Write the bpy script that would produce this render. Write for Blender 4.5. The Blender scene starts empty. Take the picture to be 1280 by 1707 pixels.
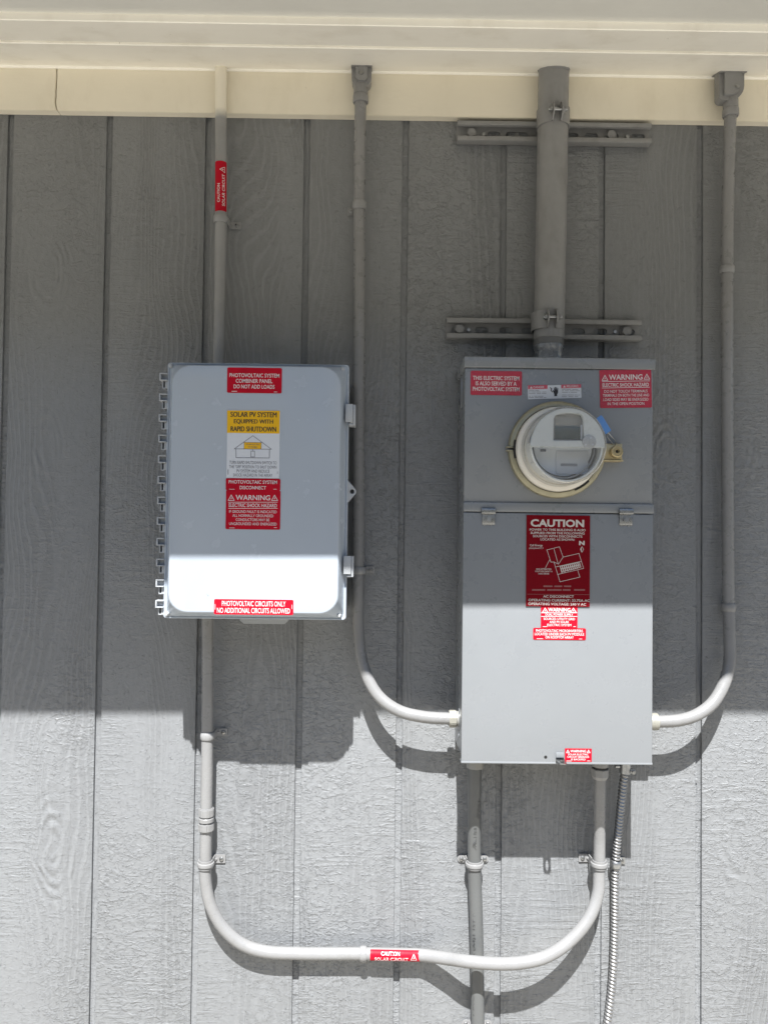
import bpy, bmesh, math, random
from mathutils import Vector, Matrix
random.seed(7)
C = bpy.context.scene.collection
SC = bpy.context.scene
PI = math.pi

# ------------------------------------------------------------------ camera
CAM_D, CAM_Z = 1.57117, 1.55
PITCH, YAW, ROLL, FOC = 0.02341, -0.00755, 0.01159, 1282.0
_cy, _sy, _cp, _sp = math.cos(YAW), math.sin(YAW), math.cos(PITCH), math.sin(PITCH)
_cr, _sr = math.cos(ROLL), math.sin(ROLL)
_right0 = Vector((_cy, _sy, 0)); _fw0 = Vector((-_sy, _cy, 0)); _z = Vector((0, 0, 1))
_fwd = _fw0 * _cp + _z * _sp
_up0 = -_fw0 * _sp + _z * _cp
_right = _right0 * _cr + _up0 * _sr
_up = _up0 * _cr - _right0 * _sr
cam = bpy.data.cameras.new('camera')
camo = bpy.data.objects.new('camera', cam); C.objects.link(camo)
m = Matrix.Identity(4)
for i in range(3):
    m[i][0] = _right[i]; m[i][1] = _up[i]; m[i][2] = -_fwd[i]
m[0][3], m[1][3], m[2][3] = 0, -CAM_D, CAM_Z
camo.matrix_world = m
cam.sensor_fit = 'VERTICAL'; cam.sensor_height = 36.0; cam.sensor_width = 27.0
cam.lens = FOC / 1707.0 * 36.0
cam.clip_start = 0.02; cam.clip_end = 600
SC.camera = camo

# ------------------------------------------------------------------ sky, sun, exposure
SUN_DIR = Vector((0.062, 1.0, -1.59)).normalized()
W = bpy.data.worlds.new('World'); SC.world = W; W.use_nodes = True
nt = W.node_tree
sky = nt.nodes.new('ShaderNodeTexSky'); sky.sky_type = 'NISHITA'; sky.sun_disc = False
sky.sun_elevation = math.asin(-SUN_DIR.z)
sky.sun_rotation = math.radians(180) + math.atan2(0.062, 1.0)
sky.air_density = 1.0; sky.dust_density = 0.35; sky.ozone_density = 2.2
bg = nt.nodes['Background']; nt.links.new(sky.outputs[0], bg.inputs[0])
bg.inputs[1].default_value = 0.05
sl = bpy.data.lights.new('sun', 'SUN'); sl.energy = 5.0; sl.angle = math.radians(0.53); sl.color = (1.0, 0.98, 0.945)
so = bpy.data.objects.new('sun', sl); C.objects.link(so)
so.rotation_euler = SUN_DIR.to_track_quat('-Z', 'Y').to_euler(); so.location = (-1, -6, 10)
SC.view_settings.view_transform = 'Standard'; SC.view_settings.look = 'None'
SC.view_settings.exposure = 1.54; SC.view_settings.gamma = 1.0; SC.view_settings.use_curve_mapping = False
SC.render.engine = 'CYCLES'
SC.cycles.max_bounces = 8; SC.cycles.diffuse_bounces = 5; SC.cycles.transparent_max_bounces = 12
SC.cycles.caustics_reflective = False; SC.cycles.caustics_refractive = False

# ------------------------------------------------------------------ helpers
def P(px, py, d=0.0):
    """where the sight line through a point of the photo (1280x1707) meets the plane d metres in front of the siding"""
    X, Y = px - 640.0, py - 853.5
    v = _right * X + _up * (-Y) + _fwd * FOC
    t = (CAM_D - d) / v.y
    return Vector((v.x * t, -d, CAM_Z + v.z * t))
def px_size(px, py, d):
    return (P(px + 1, py, d) - P(px, py, d)).length

class MB:
    def __init__(s): s.bm = bmesh.new()
    def _take(s, b):
        me = bpy.data.meshes.new('tmp'); b.to_mesh(me); b.free(); s.bm.from_mesh(me); bpy.data.meshes.remove(me)
    def box(s, x0, x1, d0, d1, z0, z1, bev=0.0, seg=2):
        b = bmesh.new()
        bmesh.ops.create_cube(b, size=1.0)
        for v in b.verts:
            v.co = Vector((x0 + (v.co.x + .5) * (x1 - x0), -(d0 + (v.co.y + .5) * (d1 - d0)), z0 + (v.co.z + .5) * (z1 - z0)))
        bmesh.ops.recalc_face_normals(b, faces=b.faces[:])
        if bev: bmesh.ops.bevel(b, geom=b.edges[:], offset=bev, segments=seg, affect='EDGES', profile=0.5, clamp_overlap=True)
        s._take(b); return s
    def plate(s, loops, d0, d1, bev=0.0, M=None):
        """outline (and holes) in x,z, thick from d0 to d1; M moves the finished plate"""
        b = bmesh.new(); es = []
        for lp in loops:
            vs = [b.verts.new((p[0], -d0, p[1])) for p in lp]
            for i in range(len(vs)): es.append(b.edges.new((vs[i], vs[(i + 1) % len(vs)])))
        if len(loops) == 1: b.faces.new(vs)
        else: bmesh.ops.triangle_fill(b, use_beauty=True, edges=es)
        if abs(d1 - d0) > 1e-9:
            r = bmesh.ops.extrude_face_region(b, geom=b.faces[:])
            for e in r['geom']:
                if isinstance(e, bmesh.types.BMVert): e.co.y = -d1
        bmesh.ops.recalc_face_normals(b, faces=b.faces[:])
        if bev:
            ed = [e for e in b.edges if len(e.link_faces) == 2 and e.calc_face_angle(0) > 0.6 and abs(e.verts[0].co.y + d1) < 1e-7 and abs(e.verts[1].co.y + d1) < 1e-7]
            bmesh.ops.bevel(b, geom=ed, offset=bev, segments=2, affect='EDGES', clamp_overlap=True)
        if M is not None: bmesh.ops.transform(b, matrix=M, verts=b.verts[:])
        s._take(b); return s
    def loft(s, rings, cap=True, closed=False):
        """rings of equal point counts, each a closed loop of vectors"""
        b = bmesh.new(); R = [[b.verts.new(p) for p in r] for r in rings]; n = len(R[0])
        for i in range(len(R) if closed else len(R) - 1):
            A, B = R[i], R[(i + 1) % len(R)]
            for k in range(n):
                b.faces.new((A[k], A[(k + 1) % n], B[(k + 1) % n], B[k]))
        if cap and not closed: b.faces.new(R[0][::-1]); b.faces.new(R[-1])
        bmesh.ops.recalc_face_normals(b, faces=b.faces[:])
        s._take(b); return s
    def tube(s, pts, r, n=20, cap=True):
        """r: radius or list; parallel-transported rings"""
        pts = [Vector(p) for p in pts]; N = len(pts)
        rs = r if isinstance(r, (list, tuple)) else [r] * N
        T = [(pts[min(i + 1, N - 1)] - pts[max(i - 1, 0)]).normalized() for i in range(N)]
        u = Vector((0, -1, 0))
        if abs(T[0].dot(u)) > .9: u = Vector((1, 0, 0))
        rings = []
        for i in range(N):
            u = (u - T[i] * u.dot(T[i])).normalized(); v = T[i].cross(u)
            rings.append([pts[i] + (u * math.cos(2 * PI * k / n) + v * math.sin(2 * PI * k / n)) * rs[i] for k in range(n)])
        return s.loft(rings, cap)
    def lathe(s, prof, o, axis, n=40, a0=0.0, a1=2 * PI, u=None, shut=False, skip=None):
        """prof: (radius, height) pairs. shut: the profile is a closed loop (a solid band)"""
        o = Vector(o); a = Vector(axis).normalized()
        if u is None: u = Vector((0, -1, 0)) if abs(a.y) < .9 else Vector((1, 0, 0))
        u = Vector(u); u = (u - a * u.dot(a)).normalized(); v = a.cross(u)
        full = abs(abs(a1 - a0) - 2 * PI) < 1e-6
        b = bmesh.new(); cols = []; m_ = n if full else n + 1
        for k in range(m_):
            t = a0 + (a1 - a0) * k / n; dv = u * math.cos(t) + v * math.sin(t)
            cols.append([b.verts.new(o + dv * r + a * h) for r, h in prof])
        q = len(prof)
        for k in range(n):
            A, B = cols[k], cols[(k + 1) % m_]
            for i in range(q if shut else q - 1):
                j = (i + 1) % q
                b.faces.new((A[i], A[j], B[j], B[i]))
        if shut and not full: b.faces.new(cols[0][::-1]); b.faces.new(cols[-1])
        bmesh.ops.remove_doubles(b, verts=b.verts[:], dist=1e-6)
        bmesh.ops.recalc_face_normals(b, faces=b.faces[:])
        s._take(b); return s
    def cyl(s, o, axis, r, h, n=24, bev=0.0):
        if bev: pr = [(0, 0), (r - bev, 0), (r, bev), (r, h - bev), (r - bev, h), (0, h)]
        else: pr = [(0, 0), (r, 0), (r, h), (0, h)]
        return s.lathe(pr, o, axis, n)
    def hexnut(s, o, axis, r, h, n=6, rot=0.0, bev=0.0012):
        b = bmesh.new(); a = Vector(axis).normalized()
        u = Vector((0, -1, 0)) if abs(a.y) < .9 else Vector((1, 0, 0)); v = a.cross(u)
        A = []; B = []
        for k in range(n):
            t = rot + 2 * PI * k / n; dv = (u * math.cos(t) + v * math.sin(t)) * r
            A.append(b.verts.new(Vector(o) + dv)); B.append(b.verts.new(Vector(o) + dv + a * h))
        b.faces.new(A[::-1]); b.faces.new(B)
        for k in range(n): b.faces.new((A[k], A[(k + 1) % n], B[(k + 1) % n], B[k]))
        bmesh.ops.recalc_face_normals(b, faces=b.faces[:])
        if bev: bmesh.ops.bevel(b, geom=b.edges[:], offset=bev, segments=2, affect='EDGES', clamp_overlap=True)
        s._take(b); return s
    def build(s, name, mat, parent=None, smooth=32):
        me = bpy.data.meshes.new(name); org = Vector((0, 0, 0)); p = parent
        while p is not None: org += p.location; p = p.parent
        if org.length: bmesh.ops.translate(s.bm, vec=-org, verts=s.bm.verts[:])
        s.bm.to_mesh(me); s.bm.free()
        for f in me.polygons: f.use_smooth = True
        me.set_sharp_from_angle(angle=math.radians(smooth))
        if mat: me.materials.append(mat)
        o = bpy.data.objects.new(name, me); C.objects.link(o)
        if parent is not None: o.parent = parent
        return o

def thing(name, loc, label, cat, group=None):
    o = bpy.data.objects.new(name, None); C.objects.link(o); o.location = loc; o.empty_display_size = .05
    o['label'] = label; o['category'] = cat
    if group: o['group'] = group
    return o
def smoothpath(pts, n=10):
    """Catmull-Rom through the points"""
    pts = [Vector(p) for p in pts]; out = []
    q = [pts[0] * 2 - pts[1]] + pts + [pts[-1] * 2 - pts[-2]]
    for i in range(1, len(q) - 2):
        p0, p1, p2, p3 = q[i - 1:i + 3]
        d1 = max((p1 - p0).length, 1e-6) ** .5; d2 = max((p2 - p1).length, 1e-6) ** .5; d3 = max((p3 - p2).length, 1e-6) ** .5
        m1 = (p1 - p0) / d1 - (p2 - p0) / (d1 + d2) + (p2 - p1) / d2
        m2 = (p2 - p1) / d2 - (p3 - p1) / (d2 + d3) + (p3 - p2) / d3
        m1 *= d2; m2 *= d2
        for k in range(n):
            t = k / n; t2 = t * t; t3 = t2 * t
            out.append(p1 * (2 * t3 - 3 * t2 + 1) + m1 * (t3 - 2 * t2 + t) + p2 * (-2 * t3 + 3 * t2) + m2 * (t3 - t2))
    out.append(pts[-1]); return out
def rrect(x0, x1, z0, z1, r, n=5):
    pts = []
    for cx, cz, a in ((x1 - r, z1 - r, 0), (x0 + r, z1 - r, 90), (x0 + r, z0 + r, 180), (x1 - r, z0 + r, 270)):
        for k in range(n + 1):
            t = math.radians(a + 90 * k / n); pts.append((cx + r * math.cos(t), cz + r * math.sin(t)))
    return pts
def stadium(cx, cz, w, h, n=6):
    r = h / 2; return rrect(cx - w / 2, cx + w / 2, cz - h / 2, cz + h / 2, r * .999, n)
def circle(cx, cz, r, n=16):
    return [(cx + r * math.cos(2 * PI * k / n), cz + r * math.sin(2 * PI * k / n)) for k in range(n)]

# ------------------------------------------------------------------ materials
def mat(name, col, rough=.5, metal=0.0, spec=.5, bump=None, var=0.0, vscale=20.0, coat=0.0, dirt=None, specks=None):
    """bump: list of (scale, metres, stretch xyz); var: value variation; dirt: (colour, amount, scale)"""
    m = bpy.data.materials.new(name); m.use_nodes = True; n = m.node_tree; b = n.nodes['Principled BSDF']
    b.inputs['Base Color'].default_value = (*col, 1); b.inputs['Roughness'].default_value = rough
    b.inputs['Metallic'].default_value = metal; b.inputs['Specular IOR Level'].default_value = spec
    b.inputs['Coat Weight'].default_value = coat
    if bump or var or dirt:
        tc = n.nodes.new('ShaderNodeNewGeometry')
    def noise(scale, st=(1, 1, 1), det=4, rg=.6):
        mp = n.nodes.new('ShaderNodeMapping'); mp.inputs['Scale'].default_value = st
        n.links.new(tc.outputs['Position'], mp.inputs['Vector'])
        t = n.nodes.new('ShaderNodeTexNoise'); t.inputs['Scale'].default_value = scale; t.inputs['Detail'].default_value = det
        t.inputs['Roughness'].default_value = rg
        n.links.new(mp.outputs[0], t.inputs['Vector']); return t.outputs['Fac']
    colout = None
    if var:
        f = noise(vscale)
        mr = n.nodes.new('ShaderNodeMapRange'); n.links.new(f, mr.inputs[0])
        mr.inputs[1].default_value = .3; mr.inputs[2].default_value = .7; mr.inputs[3].default_value = 1 - var; mr.inputs[4].default_value = 1 + var
        vm = n.nodes.new('ShaderNodeVectorMath'); vm.operation = 'SCALE'; vm.inputs[0].default_value = col
        n.links.new(mr.outputs[0], vm.inputs['Scale']); colout = vm.outputs[0]
        mr2 = n.nodes.new('ShaderNodeMapRange'); n.links.new(noise(vscale * 2.3), mr2.inputs[0])
        mr2.inputs[1].default_value = .3; mr2.inputs[2].default_value = .7; mr2.inputs[3].default_value = max(rough - .08, .02); mr2.inputs[4].default_value = rough + .1
        n.links.new(mr2.outputs[0], b.inputs['Roughness'])
    if dirt:
        f = noise(dirt[2], (1, 1, .45), 7, .65)
        mr = n.nodes.new('ShaderNodeMapRange'); n.links.new(f, mr.inputs[0])
        mr.inputs[1].default_value = .5; mr.inputs[2].default_value = .75; mr.inputs[3].default_value = 0; mr.inputs[4].default_value = dirt[1]
        mx = n.nodes.new('ShaderNodeMix'); mx.data_type = 'RGBA'
        n.links.new(mr.outputs[0], mx.inputs['Factor']); mx.inputs[6].default_value = (*col, 1); mx.inputs[7].default_value = (*dirt[0], 1)
        if colout: n.links.new(colout, mx.inputs[6])
        colout = mx.outputs[2]
    if specks:      # (colour, amount, scale, threshold): small scattered scuffs
        mr = n.nodes.new('ShaderNodeMapRange'); n.links.new(noise(specks[2], (1, 1, .6), 5, .6), mr.inputs[0])
        mr.inputs[1].default_value = specks[3]; mr.inputs[2].default_value = specks[3] + .03; mr.inputs[3].default_value = 0; mr.inputs[4].default_value = specks[1]
        mx = n.nodes.new('ShaderNodeMix'); mx.data_type = 'RGBA'
        n.links.new(mr.outputs[0], mx.inputs['Factor']); mx.inputs[6].default_value = (*col, 1); mx.inputs[7].default_value = (*specks[0], 1)
        if colout: n.links.new(colout, mx.inputs[6])
        colout = mx.outputs[2]
    if colout: n.links.new(colout, b.inputs['Base Color'])
    if bump:
        acc = None
        for sc, amp, st in bump:
            ml = n.nodes.new('ShaderNodeMath'); ml.operation = 'MULTIPLY'; ml.inputs[1].default_value = amp
            n.links.new(noise(sc, st, 3), ml.inputs[0])
            if acc is None: acc = ml.outputs[0]
            else:
                ad = n.nodes.new('ShaderNodeMath'); n.links.new(acc, ad.inputs[0]); n.links.new(ml.outputs[0], ad.inputs[1]); acc = ad.outputs[0]
        bp = n.nodes.new('ShaderNodeBump'); bp.inputs['Strength'].default_value = 1; bp.inputs['Distance'].default_value = 1
        n.links.new(acc, bp.inputs['Height']); n.links.new(bp.outputs[0], b.inputs['Normal'])
    return m

GREY = (0.193, 0.202, 0.213)
def siding_material():
    m = bpy.data.materials.new('grey_siding_paint'); m.use_nodes = True; n = m.node_tree; b = n.nodes['Principled BSDF']
    L = n.links.new
    def node(t, **k):
        x = n.nodes.new(t)
        for a, v in k.items(): setattr(x, a, v)
        return x
    def math_(op, a, c=None, clamp=False):
        x = node('ShaderNodeMath', operation=op); x.use_clamp = clamp
        for i, v in enumerate((a, c)):
            if v is None: continue
            if isinstance(v, (int, float)): x.inputs[i].default_value = v
            else: L(v, x.inputs[i])
        return x.outputs[0]
    def mrange(v, a, c, d0, d1, smooth=False):
        x = node('ShaderNodeMapRange'); L(v, x.inputs[0])
        if smooth: x.interpolation_type = 'SMOOTHSTEP'
        for i, q in enumerate((a, c, d0, d1)): x.inputs[i + 1].default_value = q
        return x.outputs[0]
    oi = node('ShaderNodeObjectInfo'); ge = node('ShaderNodeNewGeometry')
    off = node('ShaderNodeVectorMath', operation='SCALE'); off.inputs[0].default_value = (0.0, 37.0, 71.0); L(oi.outputs['Random'], off.inputs['Scale'])
    ad = node('ShaderNodeVectorMath', operation='ADD'); L(ge.outputs['Position'], ad.inputs[0]); L(off.outputs[0], ad.inputs[1]); pos = ad.outputs[0]
    def mapped(sc):
        x = node('ShaderNodeMapping'); x.inputs['Scale'].default_value = sc; L(pos, x.inputs['Vector']); return x.outputs[0]
    def noise(vec, det=3, rg=.55, dist=0.0, scale=1.0):
        x = node('ShaderNodeTexNoise'); L(vec, x.inputs['Vector']); x.inputs['Scale'].default_value = scale
        x.inputs['Detail'].default_value = det; x.inputs['Roughness'].default_value = rg; x.inputs['Distortion'].default_value = dist
        return x.outputs['Fac']
    # blobs of paint over rough-sawn fibres: mostly flat, with raised edges
    stip = mrange(noise(mapped((84, 84, 112)), 5, .68, .8), .50, .64, 0, 1, True)
    lump = mrange(noise(mapped((36, 36, 60)), 4, .64, 1.0), .46, .66, 0, 1, True)
    grit = noise(mapped((260, 260, 300)), 3, .6)
    where = mrange(noise(mapped((4, 4, 2.2)), 3), .36, .66, .25, 1, True)
    saw = mrange(noise(mapped((11, 11, 120)), 4, .64, .5), .48, .62, 0, 1, True)              # saw marks run level
    sawm = mrange(noise(mapped((4.2, 4.2, 2.4)), 2), .44, .60, 0, 1, True)
    # grain: bands along the board, bent by slow noise, shown in patches
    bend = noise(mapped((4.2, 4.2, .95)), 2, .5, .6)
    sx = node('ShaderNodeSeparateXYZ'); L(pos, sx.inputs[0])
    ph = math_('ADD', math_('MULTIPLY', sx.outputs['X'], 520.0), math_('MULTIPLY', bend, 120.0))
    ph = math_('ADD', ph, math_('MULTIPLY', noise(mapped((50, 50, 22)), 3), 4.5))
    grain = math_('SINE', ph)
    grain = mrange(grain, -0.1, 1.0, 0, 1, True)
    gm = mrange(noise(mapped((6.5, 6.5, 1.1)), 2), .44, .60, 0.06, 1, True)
    # knots: rings round scattered centres
    vo = node('ShaderNodeTexVoronoi'); vo.inputs['Scale'].default_value = 1.0
    wob = node('ShaderNodeTexNoise'); L(mapped((9, 9, 6)), wob.inputs['Vector']); wob.inputs['Scale'].default_value = 1.0
    wv = node('ShaderNodeVectorMath', operation='SCALE'); L(wob.outputs['Color'], wv.inputs[0]); wv.inputs['Scale'].default_value = .30
    kv = node('ShaderNodeVectorMath', operation='ADD'); L(mapped((6.5, 6.5, 3.0)), kv.inputs[0]); L(wv.outputs[0], kv.inputs[1])
    L(kv.outputs[0], vo.inputs['Vector'])
    kd = vo.outputs['Distance']
    ring = math_('SINE', math_('MULTIPLY', math_('POWER', kd, .75), 72.0))
    sc_ = node('ShaderNodeSeparateColor'); L(vo.outputs['Color'], sc_.inputs[0])
    km = math_('MULTIPLY', mrange(kd, .10, .46, 1, 0, True), mrange(sc_.outputs[0], .60, .68, 0, 1))
    km = math_('MULTIPLY', km, mrange(noise(mapped((22, 22, 14)), 2), .42, .6, .15, 1, True))
    h = math_('MULTIPLY', math_('MULTIPLY', stip, where), .00080)
    h = math_('ADD', h, math_('MULTIPLY', math_('MULTIPLY', lump, where), .00078))
    h = math_('ADD', h, math_('MULTIPLY', grit, .00032))
    h = math_('ADD', h, math_('MULTIPLY', math_('MULTIPLY', saw, sawm), .00046))
    h = math_('ADD', h, math_('MULTIPLY', math_('MULTIPLY', grain, gm), .00062))
    glint = mrange(noise(mapped((120, 120, 150)), 4, .7, 1.0), .60, .70, 0, 1, True)
    h = math_('ADD', h, math_('MULTIPLY', glint, .00075))
    h = math_('ADD', h, math_('MULTIPLY', math_('MULTIPLY', ring, km), .00095))
    bp = node('ShaderNodeBump'); bp.inputs['Strength'].default_value = 1.0; bp.inputs['Distance'].default_value = 1.0
    L(h, bp.inputs['Height']); L(bp.outputs[0], b.inputs['Normal'])
    # paint colour: faint blotches, soft shade of the grain grooves painted in
    cv = mrange(noise(mapped((3, 3, 1.4)), 4), .3, .7, .95, 1.05)
    cv = math_('MULTIPLY', cv, mrange(noise(mapped((150, 150, 60)), 3), .3, .75, 1.04, .94))
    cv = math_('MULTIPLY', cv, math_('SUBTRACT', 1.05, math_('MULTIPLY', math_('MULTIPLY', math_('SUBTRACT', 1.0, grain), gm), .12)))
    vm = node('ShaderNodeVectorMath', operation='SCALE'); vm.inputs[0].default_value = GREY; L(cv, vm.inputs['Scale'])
    L(vm.outputs[0], b.inputs['Base Color'])
    b.inputs['Roughness'].default_value = .37; b.inputs['Specular IOR Level'].default_value = .5
    return m
M = {}
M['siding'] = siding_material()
M['paint'] = mat('grey_conduit_paint', (.25, .254, .26), .36, bump=[(90, .0007, (1, 1, .25)), (400, .0002, (1, 1, .3))], var=.06, vscale=25, dirt=((.15, .148, .14), .35, 30))
M['paint_light'] = mat('light_grey_conduit_paint', (.212, .214, .218), .30, bump=[(60, .0006, (1, 1, 1)), (380, .00018, (1, 1, 1))], var=.05, vscale=25, dirt=((.17, .168, .16), .25, 30))
M['paint_strut'] = mat('grey_steel_paint', (.218, .22, .223), .42, bump=[(120, .0006, (1, 1, 1))], var=.05, vscale=30, dirt=((.14, .135, .13), .5, 26))
M['cream'] = mat('cream_trim_paint', (.74, .695, .585), .45, bump=[(14, .0016, (.35, 1, 1)), (170, .00025, (.4, 1, 1))], var=.03, vscale=6, dirt=((.60, .55, .44), .5, 12), specks=((.30, .26, .19), .6, 60, .72))
M['soffit'] = mat('soffit_paint', (.88, .86, .80), .5, bump=[(9, .0018, (.3, 1, 1)), (150, .0003, (.4, 1, 1))], var=.03, vscale=5, dirt=((.66, .62, .54), .5, 10), specks=((.35, .32, .25), .6, 55, .72))
M['soffit_grey'] = mat('grey_soffit_paint', (.70, .70, .67), .55, bump=[(12, .0015, (.3, 1, 1)), (160, .0003, (1, 1, 1))], var=.04, vscale=6)
M['plastic'] = mat('light_grey_enclosure_plastic', (.365, .412, .475), .2, spec=.5, bump=[(5, .0025, (1, 1, .6)), (260, .00003, (1, 1, 1))], var=.015, vscale=9, dirt=((.34, .38, .435), .2, 6), specks=((.17, .18, .19), .6, 46, .705))
M['plastic_edge'] = mat('moulded_plastic', (.37, .39, .415), .34, bump=[(160, .0002, (1, 1, 1))], var=.03, vscale=30)
M['steel_grey'] = mat('grey_powder_coat', (.203, .216, .231), .3, spec=.5, bump=[(4, .0022, (1, 1, .7)), (700, .00005, (1, 1, 1))], var=.02, vscale=10, dirt=((.185, .196, .208), .2, 5), specks=((.12, .125, .13), .5, 42, .715))
M['zinc'] = mat('zinc_plated_steel', (.30, .305, .305), .3, metal=1.0, bump=[(300, .0001, (1, 1, 1))], var=.12, vscale=90)
M['galv'] = mat('galvanised_steel', (.34, .35, .36), .34, metal=.9, bump=[(200, .00015, (1, 1, 1))], var=.14, vscale=60)
M['hub'] = mat('cast_hub_metal', (.24, .25, .265), .22, metal=.35, bump=[(110, .0012, (1, 1, 1))], var=.1, vscale=50)
M['flex'] = mat('galvanised_armour', (.30, .30, .30), .34, metal=.7, var=.1, vscale=80)
M['fitting'] = mat('cream_zinc_fitting', (.30, .296, .262), .36, metal=.25, bump=[(200, .0002, (1, 1, 1))], var=.08, vscale=60)
M['khaki'] = mat('khaki_ring_paint', (.285, .268, .19), .34, metal=.45, bump=[(120, .0004, (1, 1, 1))], var=.12, vscale=40)
M['brass'] = mat('dull_brass', (.46, .38, .22), .36, metal=.7, var=.12, vscale=60)
M['pvc'] = mat('grey_pvc_pipe', (.100, .105, .107), .36, bump=[(60, .0004, (1, 1, .3))], var=.03, vscale=20)
M['pvc_light'] = mat('pale_pvc_fitting', (.26, .26, .25), .4, var=.03, vscale=30)
M['black'] = mat('black_gap', (.006, .006, .006), .7)
M['dark'] = mat('dark_rubber', (.03, .03, .03), .6)
M['red'] = mat('red_vinyl', (.40, .004, .018), .5, spec=.12, bump=[(160, .0003, (1, 1, 1)), (30, .0012, (1, 1, 1))], var=.12, vscale=26)
M['red_worn'] = mat('wrinkled_red_vinyl', (.36, .010, .035), .2, spec=.5, bump=[(260, .0009, (1, 1, 1)), (70, .0016, (1, 1, 1))], var=.06, vscale=60, coat=.6)
M['maroon'] = mat('engraved_red_placard', (.155, .0018, .007), .55, spec=.08, bump=[(400, .00008, (1, 1, 1))], var=.04, vscale=30)
M['pink'] = mat('faded_red_print', (.46, .07, .11), .35)
M['yellow'] = mat('yellow_vinyl', (.70, .40, .009), .42, spec=.3, var=.03, vscale=40)
M['paper'] = mat('white_vinyl', (.56, .59, .64), .38, var=.02, vscale=40)
M['ink_white'] = mat('white_lettering', (.62, .60, .61), .5, spec=.2)
M['ink_grey'] = mat('engraved_lettering', (.52, .49, .46), .55)
M['ink_faint'] = mat('worn_engraving', (.22, .075, .075), .55)
M['ink_black'] = mat('black_lettering', (.012, .012, .016), .5)
M['ink_line'] = mat('thin_black_print', (.10, .10, .12), .5)
M['ink_fine'] = mat('fine_print', (.25, .26, .29), .5)
M['pvc_ink'] = mat('pipe_print', (.045, .047, .05), .5)
M['meter_tan'] = mat('meter_base_plastic', (.66, .64, .59), .35, var=.04, vscale=30)
M['meter_face'] = mat('meter_face_plastic', (.58, .61, .62), .30, var=.02, vscale=30)
M['meter_white'] = mat('meter_nameplate', (.66, .70, .75), .4, var=.05, vscale=45)
M['lcd'] = mat('lcd_glass', (.055, .075, .072), .15, var=.15, vscale=60)
M['lcd_frame'] = mat('lcd_surround', (.33, .33, .33), .4)
M['port'] = mat('optical_port', (.42, .43, .44), .35, metal=.3, var=.15, vscale=200)
M['blue'] = mat('blue_seal_plastic', (.055, .19, .50), .35)
M['ground'] = mat('dry_concrete_ground', (.335, .312, .268), .85, bump=[(8, .01, (1, 1, 1)), (90, .003, (1, 1, 1))], var=.12, vscale=1.6, dirt=((.235, .215, .18), .5, .8))
M['blocker_slope'] = mat('dark_blocker_slope', (.050, .053, .050), .9, bump=[(6, .05, (1, 1, 1)), (40, .02, (1, 1, 1))], var=.3, vscale=1.2, dirt=((.085, .08, .07), .8, 1.5))
def glass_mat():
    m = bpy.data.materials.new('clear_meter_cover'); m.use_nodes = True; n = m.node_tree
    for x in list(n.nodes): n.nodes.remove(x)
    o = n.nodes.new('ShaderNodeOutputMaterial'); mx = n.nodes.new('ShaderNodeMixShader'); tr = n.nodes.new('ShaderNodeBsdfTransparent')
    gl = n.nodes.new('ShaderNodeBsdfGlossy'); gl.inputs['Roughness'].default_value = .04
    lf = n.nodes.new('ShaderNodeLayerWeight'); lf.inputs[0].default_value = .5
    pw = n.nodes.new('ShaderNodeMath'); pw.operation = 'POWER'; n.links.new(lf.outputs['Facing'], pw.inputs[0]); pw.inputs[1].default_value = 4.0
    fr = n.nodes.new('ShaderNodeMath'); fr.operation = 'MULTIPLY_ADD'; n.links.new(pw.outputs[0], fr.inputs[0]); fr.inputs[1].default_value = .8; fr.inputs[2].default_value = .085
    tr.inputs[0].default_value = (.96, .965, .96, 1)
    df = n.nodes.new('ShaderNodeBsdfDiffuse'); df.inputs[0].default_value = (.88, .89, .88, 1)     # scuffed, slightly milky plastic
    lw = n.nodes.new('ShaderNodeLayerWeight'); lw.inputs[0].default_value = .35
    mr = n.nodes.new('ShaderNodeMapRange'); n.links.new(lw.outputs['Facing'], mr.inputs[0]); mr.inputs[3].default_value = .05; mr.inputs[4].default_value = .50
    m0 = n.nodes.new('ShaderNodeMixShader'); n.links.new(mr.outputs[0], m0.inputs[0]); n.links.new(tr.outputs[0], m0.inputs[1]); n.links.new(df.outputs[0], m0.inputs[2])
    n.links.new(fr.outputs[0], mx.inputs[0]); n.links.new(m0.outputs[0], mx.inputs[1]); n.links.new(gl.outputs[0], mx.inputs[2]); n.links.new(mx.outputs[0], o.inputs[0])
    return m
M['glass'] = glass_mat()

# ------------------------------------------------------------------ ground
g = MB(); b_ = g.bm
vs = [b_.verts.new(p) for p in ((-250, -250, 0), (250, -250, 0), (250, 250, 0), (-250, 250, 0))]; b_.faces.new(vs)
go = g.build('ground', M['ground']); go['kind'] = 'structure'
# unseen bank added behind the camera to block the lowest sky
hb_ = MB(); rr_ = random.Random(11); NX, NY = 60, 24
gridv = []
for j in range(NY + 1):
    row = []
    for i in range(NX + 1):
        x = -60 + 120 * i / NX; y = -4.2 - 26 * (j / NY) ** 1.3
        t = max(0.0, -y - 4.6); z = -.05 + t * .50 * (1 - math.exp(-t / 1.5)) + (rr_.random() - .5) * .25 * min(1, t)
        row.append(hb_.bm.verts.new((x, y, z)))
    gridv.append(row)
for j in range(NY):
    for i in range(NX): hb_.bm.faces.new((gridv[j][i], gridv[j][i + 1], gridv[j + 1][i + 1], gridv[j + 1][i]))
sky_blocker = hb_.build('sky_blocker', M['blocker_slope'], None, 80); sky_blocker['kind'] = 'structure'

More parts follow.
